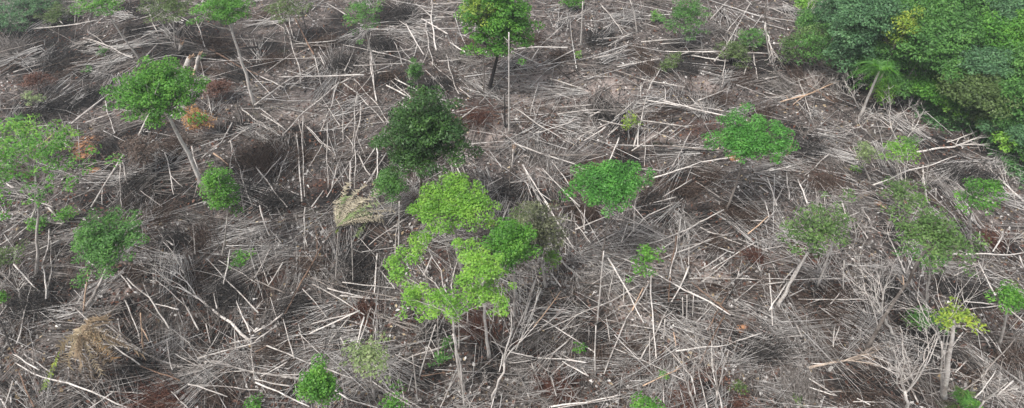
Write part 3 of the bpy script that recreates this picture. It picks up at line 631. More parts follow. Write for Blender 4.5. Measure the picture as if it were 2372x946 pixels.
for (lb, ba, ti, sp_, w_, stg, r_) in BARE:
    bare(lb, ba, ti, sp_, w_, stg, r_, depth=4 if sp_ > 42 else 3, nl=6 if not stg else 5, fork=.4 if stg else .45)
LAND += [(2050, 250, 'the white dead trees'), (1990, 850, 'the tan fallen tree'), (450, 700, 'the felled grey tree')]

# ------------------------------------------------------------------ traced logs and poles
TILES = {
(0,0): """215,0 285,112 5;150,133 280,122 445,92 7;380,175 480,205 610,265 9;600,140 740,110 6;560,205 740,135 6;700,30 805,235 5 p s;665,30 720,150 5;890,80 935,215 5
325,565 430,480 560,385 11;745,400 690,500 625,620 17 w s;910,250 880,345 11 o;955,225 1080,295 1180,345 8 b;910,270 940,370 965,530 5;150,580 240,570 6;30,465 90,435 6 g;60,330 190,290 5
60,415 270,340 5 g;275,420 335,370 6;390,560 520,515 7;480,460 520,610 4 w;415,945 480,840 565,705 12;555,735 585,850 620,900 7;545,740 555,945 6;750,700 775,760 790,890 6 w;870,670 900,760 935,870 7;920,720 1010,650 6
1010,650 1060,560 7;1050,640 1080,740 5;1080,740 1145,920 5;975,700 1040,750 10 o;1040,650 1140,580 6;1055,630 1050,800 4;140,700 250,610 10 o;365,775 450,740 7 g;20,830 60,860 8 w;235,12 370,6 7;345,30 342,105 4
0,240 200,185 6 g;40,95 75,120 6 w;600,330 720,200 6;660,300 720,270 5;500,265 550,245 6;490,280 550,250 5;870,940 1000,900 5;640,870 740,945 5;740,230 950,250 5 d;950,240 1180,215 12 d""",
(590,0): """110,10 165,200 210,380 6;150,70 180,180 5;180,80 270,250 8 b;270,250 310,410 6;110,352 500,343 7 w;0,335 130,400 9;0,480 150,370 300,285 8;160,405 300,290 6;130,620 200,530 390,380 9;390,380 500,325 7;50,330 170,245 5
290,240 320,300 7;410,325 455,225 6;385,375 300,600 6;410,380 600,560 7;455,360 640,590 6;520,200 535,330 555,460 9 w;530,230 545,400 6;530,150 515,235 7;405,205 600,245 760,300 6;500,240 660,235 800,205 6;450,300 690,290 5;330,15 420,70 6
635,190 680,300 5;660,210 710,270 5;690,110 770,250 7 w;785,95 805,300 6;805,0 815,120 825,230 8 w;660,95 760,160 6;740,120 860,180 6;760,85 880,155 7 w;800,20 980,10 5;780,50 960,60 5;820,80 980,75 5;870,250 930,430 7
930,400 985,445 6;890,195 970,245 8 w;840,280 960,270 5;600,390 680,430 750,480 9 w;620,370 750,470 6;640,360 745,415 7 w;660,470 720,505 9 w;910,565 1015,485 9;800,280 900,370 5;780,320 860,400 5;190,605 205,760 215,920 9 w;220,530 222,900 5
330,560 335,860 5;240,580 370,710 6;225,570 330,680 5;415,620 530,800 7;500,480 400,600 6;480,470 455,860 6;470,420 440,700 5;490,760 570,650 7;555,640 560,820 7 w;435,740 437,860 10 w;400,500 405,640 5;400,690 350,860 5;470,680 330,900 5
100,830 155,690 5;5,765 80,860 150,945 9;20,490 150,600 6;0,560 120,620 6;0,600 60,640 5;30,520 140,590 6;120,850 200,890 6;260,945 315,870 7;900,715 955,830 9 w;935,730 960,790 7;925,660 1170,645 6;940,670 1150,672 7 g;1060,850 1130,810 6
1160,150 1160,380 1160,615 12 w s;1175,640 1160,880 7 g s;1140,420 1142,580 8 d s;130,195 350,215 6 g;160,205 370,185 5;180,215 360,200 5 g;300,440 390,575 5;560,330 620,325 5;370,450 410,520 4;250,760 320,640 5;130,710 0,850 5;600,700 520,830 5;0,70 40,0 4 g;1080,110 1000,60 4""",
(1180,0): """335,10 325,215 9 w s;20,225 130,215 265,218 10 w;420,20 520,155 6;550,0 570,60 585,155 8 w s;430,130 560,60 5;170,295 300,225 7;90,290 150,200 6;150,200 240,120 5;490,305 690,270 9 w;600,190 730,185 880,165 8;710,235 970,238 9 w;830,255 1000,280 9 w
1105,10 1000,190 935,280 8;1000,0 915,90 6;1060,240 1180,245 8;1060,265 1180,340 7 d;1115,245 1130,360 6;1090,290 1070,340 7;130,380 95,530 6;185,360 350,410 7;130,390 280,450 6;480,320 600,360 7 g;600,360 800,400 6;690,310 630,420 7;630,420 600,560 565,670 8
600,380 600,450 5;710,400 712,460 6;990,270 965,400 5;620,455 800,490 9 w;700,460 850,500 990,530 8 w;800,480 1000,510 6;220,520 400,500 7;200,490 380,480 6;370,530 420,505 12 w;120,610 330,540 7;340,645 440,580 8 w;305,640 400,575 7;450,620 500,575 7
15,490 150,580 300,660 6;170,560 310,610 5;420,550 600,590 6;380,270 560,225 7;20,655 180,715 10;180,715 280,740 390,800 8;180,710 440,705 6 g;60,755 120,850 185,945 13 w;150,770 320,945 8;445,765 500,630 8 w;570,690 1000,688 7 d;660,665 980,685 11 g
655,815 770,775 880,740 10 w;880,740 1040,715 9 w;740,765 830,600 5;560,690 750,560 7;620,600 615,760 5;545,765 700,780 6;600,550 820,580 7;0,835 120,820 6;75,830 105,900 6;20,660 10,760 6;1140,850 1180,880 7;1060,60 990,150 5;300,745 440,710 5;190,730 270,840 6
260,290 420,300 6 g;0,350 160,330 8 g;330,350 480,350 5;400,180 560,165 7;450,210 560,150 6;690,200 820,195 6;560,470 480,540 5;860,460 1010,400 6;820,440 900,520 5;590,560 585,670 8 w;660,600 760,640 4;700,900 830,820 6;640,930 760,900 7;850,830 960,900 5;1000,600 900,650 5""",
(1772,0): """5,0 0,110 8 g s;0,100 8,180 25,260 10 w s;195,0 190,110 9 w;150,10 165,110 6;320,20 290,100 12 w;425,165 380,270 8 w s;70,465 200,430 340,370 11 o;155,360 210,540 6;200,390 320,470 6 b;1110,190 1030,340 8 s;100,790 110,910 7;150,820 195,930 12 w
500,850 640,780 880,715 8 w;720,755 728,840 740,920 10 w;10,30 130,80 5;0,445 70,445 6;230,860 240,945 6;300,700 180,800 7;270,880 275,945 6;1000,590 830,650 7 w;0,360 60,350 6;780,860 785,900 8 w s;20,780 120,760 6 w;140,620 100,710 6 b;320,830 420,920 5;40,940 90,840 6
1085,0 1100,5 7;960,105 1030,55 1100,0 7 g s;600,480 690,390 4;320,190 370,165 6;10,810 55,940 8 w;700,100 780,130 4;330,140 325,190 4""",
(0,466): """0,65 90,40 170,0 6 g;220,30 290,100 12;60,290 120,350 175,410 9 w;145,390 110,520 75,650 7;200,300 205,370 212,445 8 w;225,130 220,210 190,300 7;400,330 375,500 8 o s;385,255 435,300 14 w;580,350 680,450 775,580 11;540,320 600,400 8 w;490,520 570,440 6 g
575,450 640,640 6;640,515 650,690 8 o s;540,550 555,640 7;710,470 815,495 7 w;760,640 785,770 7;830,440 905,590 8;945,260 1060,390 1180,510 7;1050,220 1035,310 1020,380 8 w;1080,460 1140,600 10 w;1140,600 1160,800 6;330,490 480,610 640,750 9;640,750 820,820 9 b
70,740 180,800 300,830 10 w;300,830 440,880 590,945 11 w;0,550 30,620 65,700 11 d;80,770 155,940 9 b;20,940 60,820 9;0,520 35,470 9;0,900 30,945 7 w;860,835 1040,890 8;900,840 1180,860 6;900,720 1180,640 8;1050,650 1180,620 6;780,870 860,945 6;410,945 520,870 7
975,420 990,490 7;1155,595 1180,580 10 w;50,920 50,880 8;480,540 600,640 5 g;350,600 440,700 6;480,700 300,660 5;150,680 160,830 5 g;940,560 960,650 6;1070,560 1075,680 6;790,200 760,180 8 w;710,110 780,230 6 g;880,100 890,240 5;0,200 110,130 5;60,170 200,60 6;130,240 270,180 6
420,330 350,470 4;230,160 225,440 5;700,660 620,680 4;1000,600 940,700 5;500,870 700,880 5;920,760 800,700 6;700,350 840,470 5;1180,380 1000,270 5;60,700 180,770 7 w;110,700 230,780 6""",
(590,466): """350,135 240,330 130,515 10 b;130,515 70,560 0,600 12 w;380,140 365,370 6 p s;440,110 447,380 6 p s;225,30 235,210 7;660,0 655,220 7 w s;260,350 480,410 690,450 9 g;265,380 380,440 500,520 8;330,400 560,450 8;280,360 480,460 8 g;400,370 640,400 7;390,430 690,460 6
250,605 370,550 480,500 14 w;260,560 440,515 8;340,640 440,520 7;455,695 500,530 11 w;470,680 530,480 9;540,620 560,560 6;560,240 545,420 8 w;500,460 600,250 6;0,190 60,380 5;60,390 130,280 8;20,20 65,160 7;0,360 140,420 10 g;220,400 330,530 5;130,540 180,720 6
200,560 230,680 5;0,640 100,570 8;0,690 60,660 7 b;55,660 250,740 8;250,740 350,775 450,810 9;0,830 130,880 250,938 11 w;0,815 160,845 8;30,800 150,735 9;50,795 260,790 6;570,770 730,705 890,650 10;890,650 985,615 9;530,820 620,880 720,940 10 w;610,860 760,945 7
350,855 430,905 8 w;430,905 560,945 9 w;745,810 825,560 9 w s;835,520 838,740 9 p s;930,510 932,680 7 w s;905,600 940,750 955,945 11 w s;970,440 972,570 14 w s;1180,580 1140,700 9 w;1135,700 1115,780 8 w;1110,830 1080,945 10 w;720,700 745,930 8 p s;660,790 680,900 6;615,760 620,860 6
760,800 910,775 6 b;1080,640 1180,690 8;1165,0 1105,160 9;810,250 770,340 12 w;760,760 640,700 5;700,870 720,790 7;850,940 950,730 5;520,200 700,70 6;540,80 700,40 7;480,170 620,330 5;560,300 640,400 6;600,550 700,500 5;640,560 760,600 5 g;560,530 740,570 6 g;540,510 700,590 6 g
390,620 410,660 7;70,440 110,560 4;0,500 40,450 5;60,680 180,620 4;200,600 300,700 4;900,570 990,572 7 w;1000,585 1060,570 7 w;640,250 650,90 5;690,0 600,110 5;0,350 80,200 5;860,580 905,690 5;70,130 120,190 5;180,780 190,870 5""",
(1180,466): """160,0 200,60 290,215 13 w;290,0 345,80 7;300,130 455,65 8;510,190 640,60 7;640,60 760,10 6;600,215 740,160 870,95 9;870,95 980,40 8;690,260 860,200 1030,140 8;870,120 960,160 1060,200 9;345,20 340,130 6;780,90 755,230 735,350 8;760,160 740,310 725,460 9 b
820,150 818,290 6;430,230 415,400 400,560 11 w s;395,570 390,700 393,800 10 w s;450,260 530,400 615,555 11 w;440,235 560,280 680,330 9;640,320 810,410 10 w;810,410 910,460 1010,520 12 w;830,370 1005,515 7 b;1180,70 1090,150 9 o;160,595 380,490 600,380 13;640,370 600,440 530,540 11
530,540 480,670 430,790 10;610,395 560,500 9 o;820,300 790,370 740,460 11 w;740,460 680,570 600,720 10;645,340 655,530 665,720 8 w;190,330 235,390 12 w;235,410 180,490 110,575 7 o;145,400 90,540 30,680 10 w;120,360 60,560 7;100,440 0,660 8;100,515 240,590 390,690 9 w
0,690 110,710 9 w;130,715 240,722 350,737 11 w;0,740 110,725 6;140,840 260,730 7;240,730 360,800 8 w;470,670 640,740 820,830 9;610,845 700,800 790,755 9 o;790,440 795,530 9 w s;810,430 812,555 9 w s;840,430 838,535 9 w s;710,540 705,640 8 w s;750,600 760,660 7 o
1000,420 900,590 7 b;880,370 1000,270 7;820,350 1180,360 6;760,685 880,670 1000,655 10 w;1000,655 1150,600 10;710,660 830,800 8;830,800 855,910 8 w;860,750 900,945 8;920,640 930,780 8 w;930,780 970,945 10 w;1000,680 960,830 7;190,940 350,915 510,885 11 w;220,945 560,890 6
640,600 642,760 5;700,800 705,920 5;500,480 650,465 5;510,190 540,100 6;230,80 310,95 7;300,100 370,190 6;470,80 620,110 5;480,300 450,450 6;525,320 520,460 5;420,540 700,590 6;440,520 460,650 5;900,140 1000,160 5;1000,380 1100,300 5;1060,270 1040,350 5
1030,460 1180,330 5;980,520 870,740 6 b;850,560 960,430 5;760,760 900,690 5;1040,170 1180,230 5;1120,190 920,310 7;1000,230 860,320 6;820,130 700,220 6;560,20 640,110 5;575,0 565,140 5;70,500 120,350 5;180,780 130,740 5;30,760 90,900 7;100,740 150,860 6;190,800 215,890 7
330,760 360,800 4;560,640 640,620 5;500,640 600,720 5;920,180 640,240 6;1100,90 1180,90 7 w;700,350 820,420 6;380,380 560,250 5;330,560 200,600 4""",
(1772,466): """320,150 290,250 240,390 12 w s;155,290 110,380 60,480 16 w;100,370 20,500 9 w;740,245 960,245 1180,235 11 w;760,250 850,420 9;970,270 1050,430 9 w;795,600 780,660 690,820 7 w;900,600 840,690 9 w;1180,600 1040,740 890,880 15 g;0,630 180,615 5;0,355 380,355 6;150,448 470,450 7
360,270 362,410 8 w s;210,740 310,745 9 w;200,850 330,890 9 w;200,810 330,890 7;700,920 580,680 8;1060,890 1130,820 8 w;915,460 1050,470 8;930,495 1080,475 9;960,580 1020,640 9 w;1120,500 1180,550 9 w;485,460 515,570 8 w;805,640 815,900 12 w s;828,640 830,900 9 w s
720,0 660,100 5;420,100 470,170 6;1040,230 1090,150 8 w;980,140 985,210 8 w s;1160,250 1180,300 8 w;520,15 555,35 14 o;340,420 300,470 6;200,220 100,210 6;0,0 20,80 7 w;0,220 80,205 6;0,380 90,370 7;20,330 35,570 6 w;60,460 180,400 6;140,560 170,620 6
320,560 310,665 6;340,570 310,660 6;350,0 370,70 6 w;440,30 480,90 6;220,60 215,130 6;250,0 270,60 6 w;570,170 640,330 7;640,330 750,60 5;430,50 340,90 5;880,560 920,590 5;560,760 600,800 4;420,900 480,930 7 w;400,915 560,920 6;960,900 1060,770 7 w
850,220 740,250 5;1130,580 1180,590 5;880,310 980,280 5;1020,350 1140,350 7;1080,380 1180,420 5;860,340 980,290 5;630,340 634,400 8 o;540,390 620,400 6;0,100 50,40 7;740,490 730,530 4;950,690 1000,730 5;870,780 920,730 6 w;130,310 60,400 7""",
}
LOGS = []
for (x0, y0), txt in TILES.items():
    for it in txt.replace('\n', ';').split(';'):
        tk = it.split()
        if not tk: continue
        pts = [tuple(float(c) for c in t.split(',')) for t in tk if ',' in t]; rest = [t for t in tk if ',' not in t]
        w = float(rest[0]); tone = rest[1] if len(rest) > 1 and rest[1] != 's' else 'p'; st = 's' in rest[1:]
        pts = [(x0+a*.5076, y0+b_*.5076) for a, b_ in pts]
        LOGS.append((pts, w*.5076, tone, st))
LOGS = [l for l in LOGS]
def log_mesh(pts, rad, tone):
    mb = MB(); pts = np.asarray(pts)
    # resample to a smooth, slightly crooked line
    seg = np.linalg.norm(np.diff(pts, axis=0), axis=1); L = seg.sum(); s = np.concatenate([[0], np.cumsum(seg)])
    n = max(5, int(L/1.1)+2); t = np.linspace(0, L, n); Q = np.stack([np.interp(t, s, pts[:, i]) for i in range(3)], 1)
    ph = N.uniform(0, 6, 2); amp = L*.011*R.uniform(.2, 1.3)
    side = unit(np.cross(Q[-1]-Q[0], [0, 0, 1])+[1e-6, 0, 0])
    Q = Q+side*(amp*np.sin(t/L*5+ph[0])+amp*.6*np.sin(t/L*13+ph[1]))[:, None]
    fl = 1+.08*N.normal(size=n); taper = np.linspace(1.12, .68, n)
    mb.tube(Q, rad*fl*taper, 6)
    if L > 5.5 and R.random() < .5:
        i = int(n*.6); d0 = unit(Q[-1]-Q[i]); sd_ = unit(np.cross(d0, [0, 0, 1]))*R.choice([-1, 1])
        e = Q[i]+(d0+sd_*R.uniform(.25, .6))*L*R.uniform(.25, .42); e[2] = max(float(gz(e[0], e[1]))+.1, Q[i][2]-.2)
        mb.tube(bez(Q[i], e, d0*L*.04, 5), np.linspace(rad*.62, rad*.3, 5), 5)
    # stubs and side twigs
    for _ in range(R.choice([0, 1, 2, 3]) if L > 3 else R.choice([0, 1])):
        i = R.randint(1, n-2); d = unit(unit(Q[-1]-Q[0])*.8+N.normal(size=3)*.7); d[2] = abs(d[2])*.6
        l = R.uniform(.4, 1.6); mb.sticks([Q[i]], [Q[i]+d*l], [rad*.45])
    return mb, L
NAMES = {'p': 'pale grey', 'w': 'bleached white', 'g': 'dull grey', 'b': 'brown', 'o': 'tan broken', 'd': 'charred black'}
recs = []
for (pts, w, tone, st) in LOGS:
    if st:
        k = max(range(len(pts)), key=lambda i: pts[i][1]); B = gp(*pts[k])
        W3 = [vp(x, y, B[1]) for x, y in pts]
        if pts[0][1] > pts[-1][1]: pass
        else: W3 = W3[::-1]; 
        W3[0] = W3[0]-np.array([0, 0, .25])
    else:
        W3 = []
        lift = R.uniform(.3, .8)
        for x, y in pts: W3.append(gp(x, y, lift+R.uniform(0, .3)))
        if R.random() < .5: W3 = W3[::-1]
    rad = max(.035, (w*mpp(W3[0])*(.34 if 4.2 < w else .42)*(.75 if w > 6.2 else 1)))
    mb, L = log_mesh(W3, rad, tone)
    a, b_ = pts[0], pts[-1]; mx_, my_ = (a[0]+b_[0])/2, (a[1]+b_[1])/2
    ang = math.degrees(math.atan2(b_[1]-a[1], b_[0]-a[0])) % 180
    ori = 'level' if ang < 14 or ang > 166 else 'running upslope' if 76 < ang < 104 else 'slanting down right' if ang < 76 else 'slanting down left'
    near = min(LAND, key=lambda q: (q[0]-mx_)**2+((q[1]-my_)*1.3)**2)
    dx, dy = mx_-near[0], (my_-near[1])*1.3
    rel = ('right of' if dx > 0 else 'left of') if abs(dx) > abs(dy) else ('below' if dy > 0 else 'above')
    D = math.hypot(dx, dy)
    size = 'stout' if w > 5.3 else 'long' if L > 8 else 'short' if L < 3.2 else 'slim'
    kind = 'pole standing upright' if st else 'log '+ori if w >= 3.4 else 'stick '+ori
    recs.append([mb, tone, st, size, kind, rel, near[2], D, w])
seen = {}
for r_ in recs: seen.setdefault((r_[3], r_[1], r_[4], r_[5], r_[6]), []).append(r_)
ORD = ['', 'next nearest ', 'third nearest ', 'fourth nearest ', 'fifth nearest ', 'sixth nearest ', 'seventh nearest ']
for key, lst in seen.items():
    lst.sort(key=lambda q: q[7])
    for i, (mb, tone, st, size, kind, rel, lm, D, w) in enumerate(lst):
        o_ = ('nearest ' if i == 0 and len(lst) > 1 else ORD[min(i, 6)])
        lab = f"{o_}{size} {NAMES[tone]} {kind} {rel} {lm}"
        nm = 'standing_pole' if st else ('fallen_log' if w >= 3.4 else 'fallen_stick')
        ob = mb.build(nm, WOOD[tone], smooth=False)
        tag(ob, lab, 'pole' if st else 'log' if nm == 'fallen_log' else 'stick', 'bare poles left standing in the clearing' if st else 'felled logs lying across the clearing' if nm == 'fallen_log' else 'thin sticks lying across the clearing')

# splintered stump and log ends at the upper left
def stump(label, px, py, h, r0, tip):
    B = gp(px, py); root = thing('splintered_stump', B, label, 'stump')
    mb = MB(); T = vp(tip[0], tip[1], B[1]); mb.tube(wob(bez(B-np.array([0, 0, .2]), T, (0, 0, 0), 5), .04), [r0*1.3, r0*1.1, r0, r0, r0*.9], 9); mb.build('stem', WOOD['p'], root)
    sp_m = MB(); A = T+N.normal(size=(10, 3))*[r0*.5, r0*.5, .02]; sp_m.sticks(A, A+unit(T-B)*N.uniform(.2, .8, 10)[:, None]+N.normal(size=(10, 3))*.08, r0*.28); sp_m.build('splinter', WOOD['o'], root); root.children[-1]['kind'] = 'stuff'
stump('broad splintered pale stump above the broad tree', 428, 160, 1.5, .38, (440, 135))
stump('tall thin splintered stump right of the broad splintered stump', 448, 172, 2, .2, (462, 128))
stump('small splintered stump with an orange top at the upper left', 415, 122, 1, .25, (421, 103))
stump('short broken stump on the bare slope right of the centre pole', 1188, 360, 1, .2, (1190, 345))

# ------------------------------------------------------------------ brush heaps of burnt twigs and dead leaves
HEAPS = [(340,408,44,'d'),(262,340,36,'d'),(165,232,44,'d'),(215,222,36,'d'),(430,322,42,'b'),(800,150,40,'d'),(905,30,40,'d'),(955,35,26,'d'),(880,105,42,'d'),(905,168,24,'b'),(1010,200,36,'d'),(1100,262,40,'r'),
 (610,372,60,'b'),(560,455,44,'d'),(620,465,50,'d'),(700,350,34,'b'),(1390,85,30,'d'),(1490,120,28,'b'),(1415,262,24,'d'),(1455,368,32,'d'),(1590,425,40,'b'),(1645,395,30,'b'),(1350,492,44,'b'),(1720,492,40,'b'),
 (1760,590,30,'r'),(1300,900,50,'r'),(1590,925,38,'r'),(1750,805,46,'d'),(1725,935,24,'r'),(1920,425,42,'b'),(1860,345,46,'d'),(1910,712,38,'b'),(1930,665,30,'b'),(2140,765,52,'d'),(2330,822,40,'b'),(2250,682,44,'d'),(2000,905,50,'b'),
 (1850,905,56,'g'),(2245,865,30,'b'),(2200,405,52,'d'),(2270,420,40,'d'),(2150,400,30,'b'),(95,700,60,'d'),(500,672,52,'d'),(440,640,40,'b'),(400,915,56,'r'),(330,860,44,'d'),(1130,850,34,'d'),(1120,765,46,'r'),(1000,752,38,'d'),(850,722,34,'r'),
 (655,790,34,'b'),(740,610,40,'b'),(700,690,40,'d'),(1380,775,38,'d'),(1385,830,34,'b'),(1545,702,34,'d'),(1600,160,32,'d'),(1500,160,30,'b'),(1700,180,34,'b'),(1660,225,30,'b'),(1165,440,30,'d'),(840,590,50,'d'),(820,640,34,'d'),
 (520,920,40,'b'),(480,560,44,'b'),(420,560,40,'d'),(360,500,40,'b'),(560,680,40,'d'),(300,620,36,'b'),(120,560,36,'g'),(30,770,34,'b'),(2300,560,34,'r'),(2180,660,34,'d'),(2060,680,40,'d'),(1980,480,36,'g'),(1690,470,34,'b'),(1460,560,30,'g'),(1250,770,34,'g'),(1200,840,38,'g'),(1480,800,30,'b'),
 (30,110,50,'g'),(110,140,50,'d'),(60,270,34,'d'),(160,20,36,'g'),(330,60,34,'d'),(490,110,36,'b'),(560,170,34,'d'),(640,130,34,'b'),(740,90,36,'b'),(1050,120,30,'g'),(1300,120,30,'b'),(1230,90,26,'b'),(1660,60,30,'g'),(1820,200,34,'g'),(1760,260,34,'b'),(1500,450,36,'d'),(1580,510,34,'g'),(1640,560,34,'b')]
TN = {'d': 'charred black', 'b': 'dark brown', 'r': 'rusty red', 'g': 'dull grey'}
cnt = {}
hl = []
for (x, y, r_, t_) in HEAPS:
    near = min(LAND, key=lambda q: (q[0]-x)**2+((q[1]-y)*1.3)**2); dx, dy = x-near[0], (y-near[1])*1.3
    rel = ('right of' if dx > 0 else 'left of') if abs(dx) > abs(dy) else ('below' if dy > 0 else 'above')
    hl.append([(t_, rel, near[2], 'large' if r_ > 38 else 'small'), math.hypot(dx, dy), (x, y, r_, t_)]); cnt.setdefault(hl[-1][0], []).append(hl[-1])
for key, lst in cnt.items():
    lst.sort(key=lambda q: q[1])
    for i, (k_, D, (x, y, r_, t_)) in enumerate(lst):
        B = gp(x, y+r_*.3); s = mpp(B)*r_
        root = thing('brush_heap', B, f"{('nearest ' if len(lst) > 1 and i == 0 else ORD[i])}{k_[3]} {TN[t_]} heap of fine brush, {k_[1]} {k_[2]}", 'brush heap', 'heaps of burnt brush')
        tw = MB(); n = int(170*(s/1.6)**1.3)+70
        a0 = R.uniform(0, 6.28); fan = R.choice([.9, 1.3, 1.8, 2.6])
        a = a0+N.uniform(-fan/2, fan/2, n); l = s*N.uniform(.4, 1.45, n); e = np.abs(N.normal(size=n))*.45+.04; l *= N.choice([.6, 1, 1.35], n)
        st_ = B+N.normal(size=(n, 3))*[s*.4, s*.3, .02]; st_[:, 2] = gz(st_[:, 0], st_[:, 1])+.05
        en = st_+np.stack([np.cos(a)*np.cos(e)*l, np.sin(a)*np.cos(e)*l, np.sin(e)*l*.9], 1)
        en[:, 2] = np.maximum(en[:, 2], gz(en[:, 0], en[:, 1])+.08)
        mid = (st_+en)/2+N.normal(size=(n, 3))*.08*s; mid[:, 2] += .1*s
        tw.sticks(st_, mid, N.uniform(.016, .034, n)); tw.sticks(mid, en, N.uniform(.011, .022, n))
        o2 = tw.build('twigs', TWIG[t_], root); o2['kind'] = 'stuff'
        lf = MB(); m2 = int(n*.9); ii = N.integers(0, n, m2); f = N.uniform(.15, 1, m2)[:, None]
        P_ = st_[ii]*(1-f)+en[ii]*f+N.normal(size=(m2, 3))*.13; P_[:, 2] = np.maximum(P_[:, 2], gz(P_[:, 0], P_[:, 1])+.05)
        lf.leaves(P_, N.normal(size=(m2, 3))*.6+[0, 0, .5], N.uniform(.12, .3, m2), .4)
        o3 = lf.build('dead_leaves', {'d': TWIG['d'], 'b': LEAF['brown'], 'r': LEAF['rust'], 'g': TWIG['g']}[t_], root); o3['kind'] = 'stuff'

# ------------------------------------------------------------------ uncountable sticks, litter and grass
def scatter(n, k=1.0):
    px = N.uniform(-150, 2520, n); py = N.uniform(-110, 1060, n)
    return px, py
def gxy(px, py):
    d = F[None]+np.array([[1, 0, 0]])*((px-CX)/FPX)[:, None]+U[None]*((CY-py)/FPX)[:, None]
    t = -CAMH/d[:, 2]; return d[:, 0]*t, d[:, 1]*t
def field(nm, n, lmin, lmax, r0, r1, tones, hgt, cat, label):
    parts = []; mats = [TWIG[t] for t, _ in tones]; mb = MB(); mi = []
    px, py = scatter(n); ok = ~in_forest(px, py)
    x, y = gxy(px, py); x, y = x[ok], y[ok]; n = len(x)
    dk = patches(x, y, 'd')
    # thin out in burnt spots and cluster elsewhere
    dens = .55+.45*np.sin(x*.35+2*np.sin(y*.21))*np.sin(y*.31+1.3*np.sin(x*.27)); keep = N.random(n) < np.clip((dens*1.3+.1-.6*dk)*np.interp(y, [25, 75], [.6, 1]), .08, 1)
    x, y, dk = x[keep], y[keep], dk[keep]; n = len(x)
    # combed directions: local main direction plus scatter
    base = 2.2*np.sin(x*.05+1)+1.7*np.sin(y*.07+x*.03)+.8*np.sin(x*.19)+1.0*np.sin(y*.23+2)
    a = base+np.where(N.random(n) < .6, N.normal(size=n)*.35, N.uniform(0, math.pi, n))
    l = lmin+(lmax-lmin)*N.random(n)**2.2
    h = hgt*N.random(n)**1.6; c, s = np.cos(a)*l/2, np.sin(a)*l/2
    A = np.stack([x-c, y-s, gz(x-c, y-s)+h+.03], 1); B = np.stack([x+c, y+s, gz(x+c, y+s)+h*N.uniform(.1, 1.5, n)+.03], 1)
    M = (A+B)/2+N.normal(size=(n, 3))*(l*.045)[:, None]; M[:, 2] = np.maximum(M[:, 2], gz(M[:, 0], M[:, 1])+.03)
    rr = N.uniform(r0, r1, n)*(.6+.4*l/lmax)*np.interp(y, [25, 50, 85], [.85, 1.1, 1.75])
    pr = np.array([p for _, p in tones]); pr = pr/pr.sum(); cum = np.cumsum(pr); u = N.random(n)*(1-.85*dk)
    t = np.searchsorted(cum, u).clip(0, len(tones)-1)
    for k in range(len(tones)):
        q = t == k
        if q.sum() == 0: continue
        mb.sticks(A[q], M[q], rr[q]); mb.sticks(M[q], B[q], rr[q]*.7); mi += [k]*int(q.sum()*6)
    o = mb.build(nm, None, org=(0, 0, 0), mats=mats, midx=mi); tag(o, label, cat, kind='stuff')
field('brushwood', 8500, 1.6, 9, .024, .05, [('d', .24), ('b', .17), ('g', .27), ('p', .32)], .7, 'brushwood', 'tangle of thin felled stems covering the clearing')
field('felled_stems', 4300, 4, 15, .030, .055, [('d', .1), ('b', .08), ('g', .26), ('p', .56)], .8, 'brushwood', 'smaller felled stems crossing each other all over the clearing')
field('twig_litter', 24000, .4, 2.4, .014, .028, [('d', .42), ('b', .24), ('g', .22), ('p', .12)], .25, 'litter', 'litter of fine twigs covering the burnt ground')
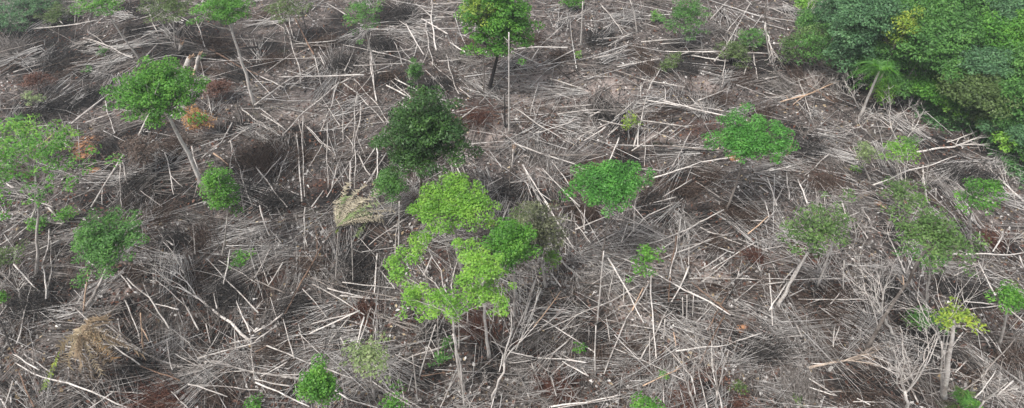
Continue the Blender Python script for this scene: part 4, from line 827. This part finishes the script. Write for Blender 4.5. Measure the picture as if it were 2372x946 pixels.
# bundles of thin stems fanned out from felled crowns, too many to count
fans = MB(); fm = []; FT = ['g', 'p', 'b']
for k in range(620):
    px_, py_ = R.uniform(-80, 2450), R.uniform(-60, 1010)
    if in_forest(px_, py_+14): continue
    c = gp(px_, py_); a0 = 2.2*math.sin(c[0]*.05+1)+1.7*math.sin(c[1]*.07+c[0]*.03)+R.gauss(0, .8)+R.choice([0, math.pi])
    m_ = R.randint(8, 30); Lb = R.uniform(3, 8.5); sp_a = R.uniform(.05, .42)
    a = a0+N.normal(size=m_)*sp_a; st = c+N.normal(size=(m_, 3))*[.45, .45, 0]; l = Lb*N.uniform(.5, 1.1, m_)
    en = st+np.stack([np.cos(a)*l, np.sin(a)*l, 0*l], 1); h0 = R.uniform(.05, .6)
    st[:, 2] = gz(st[:, 0], st[:, 1])+h0*N.uniform(.3, 1.2, m_); en[:, 2] = gz(en[:, 0], en[:, 1])+N.uniform(.05, .9, m_)
    md = (st+en)/2+N.normal(size=(m_, 3))*.12; rr = N.uniform(.018, .045, m_)*np.interp(c[1], [25, 50, 85], [.85, 1.15, 1.6]); fans.sticks(st, md, rr); fans.sticks(md, en, rr*.7)
    d2 = (en-md); tw = md+d2*N.uniform(0, .7, m_)[:, None]; te = tw+d2*.4+N.normal(size=(m_, 3))*[.5, .5, .2]; te[:, 2] = np.maximum(te[:, 2], gz(te[:, 0], te[:, 1])+.05)
    fans.sticks(tw, te, rr*.5); t_ = R.choices([0, 1, 2], [.3, .55, .15])[0]; fm += [t_]*(m_*9)
o = fans.build('fanned_brushwood', None, org=(0, 0, 0), mats=[TWIG[t] for t in FT], midx=fm); tag(o, 'fans of thin pale stems from felled crowns all over the clearing', 'brushwood', kind='stuff')
# flakes of dead leaf and ash
px, py = scatter(85000); ok = ~in_forest(px, py); x, y = gxy(px[ok], py[ok]); n = len(x)
dk = patches(x, y, 'd'); rd = patches(x, y, 'r'); u = N.random(n)*(1-.6*dk)
t = np.select([u < .26, u < .44, u < .64, u < .92], [0, 1, 2, 3], 4); t = np.where(N.random(n) < rd*.7, 1, t)
mb = MB(); mi = []
for k in range(5):
    q = t == k; P_ = np.stack([x[q], y[q], gz(x[q], y[q])+N.uniform(.02, .16, q.sum())], 1)
    mb.leaves(P_, N.normal(size=(int(q.sum()), 3))*.45+[0, 0, .8], N.uniform(.14, .5, q.sum()), .55); mi += [k]*int(q.sum())
o = mb.build('leaf_litter', None, org=(0, 0, 0), mats=[TWIG['d'], LEAF['rust'], LEAF['brown'], TWIG['p'], TWIG['t']], midx=mi); tag(o, 'dead leaves and ash flakes over the burnt ground', 'leaf litter', kind='stuff')
# grass and ground cover at the foot of the forest
px, py = N.uniform(1930, 2480, 70000), N.uniform(60, 520, 70000)
ed = np.interp(px, [1935, 1990, 2060, 2150, 2230, 2300, 2500], [120, 165, 215, 275, 320, 370, 470])
ok = (py < ed+18*np.sin(px*.03)+N.normal(size=len(px))*10) & (py > ed-150); x, y = gxy(px[ok], py[ok]); n = len(x)
mb = MB(); A = np.stack([x, y, gz(x, y)], 1); mb.leaves(A+N.normal(size=A.shape)*[.1, .1, 0]+np.stack([0*x, 0*x, N.uniform(.1, .7, n)], 1), N.normal(size=(n, 3))*.6+[0, 0, .5], N.uniform(.3, .7, n), .3)
o = mb.build('undergrowth', LEAF['grass'], org=(0, 0, 0)); tag(o, 'green undergrowth at the foot of the forest', 'undergrowth', kind='stuff')
for o in bpy.data.objects:
    if '_o' in o: del o['_o']
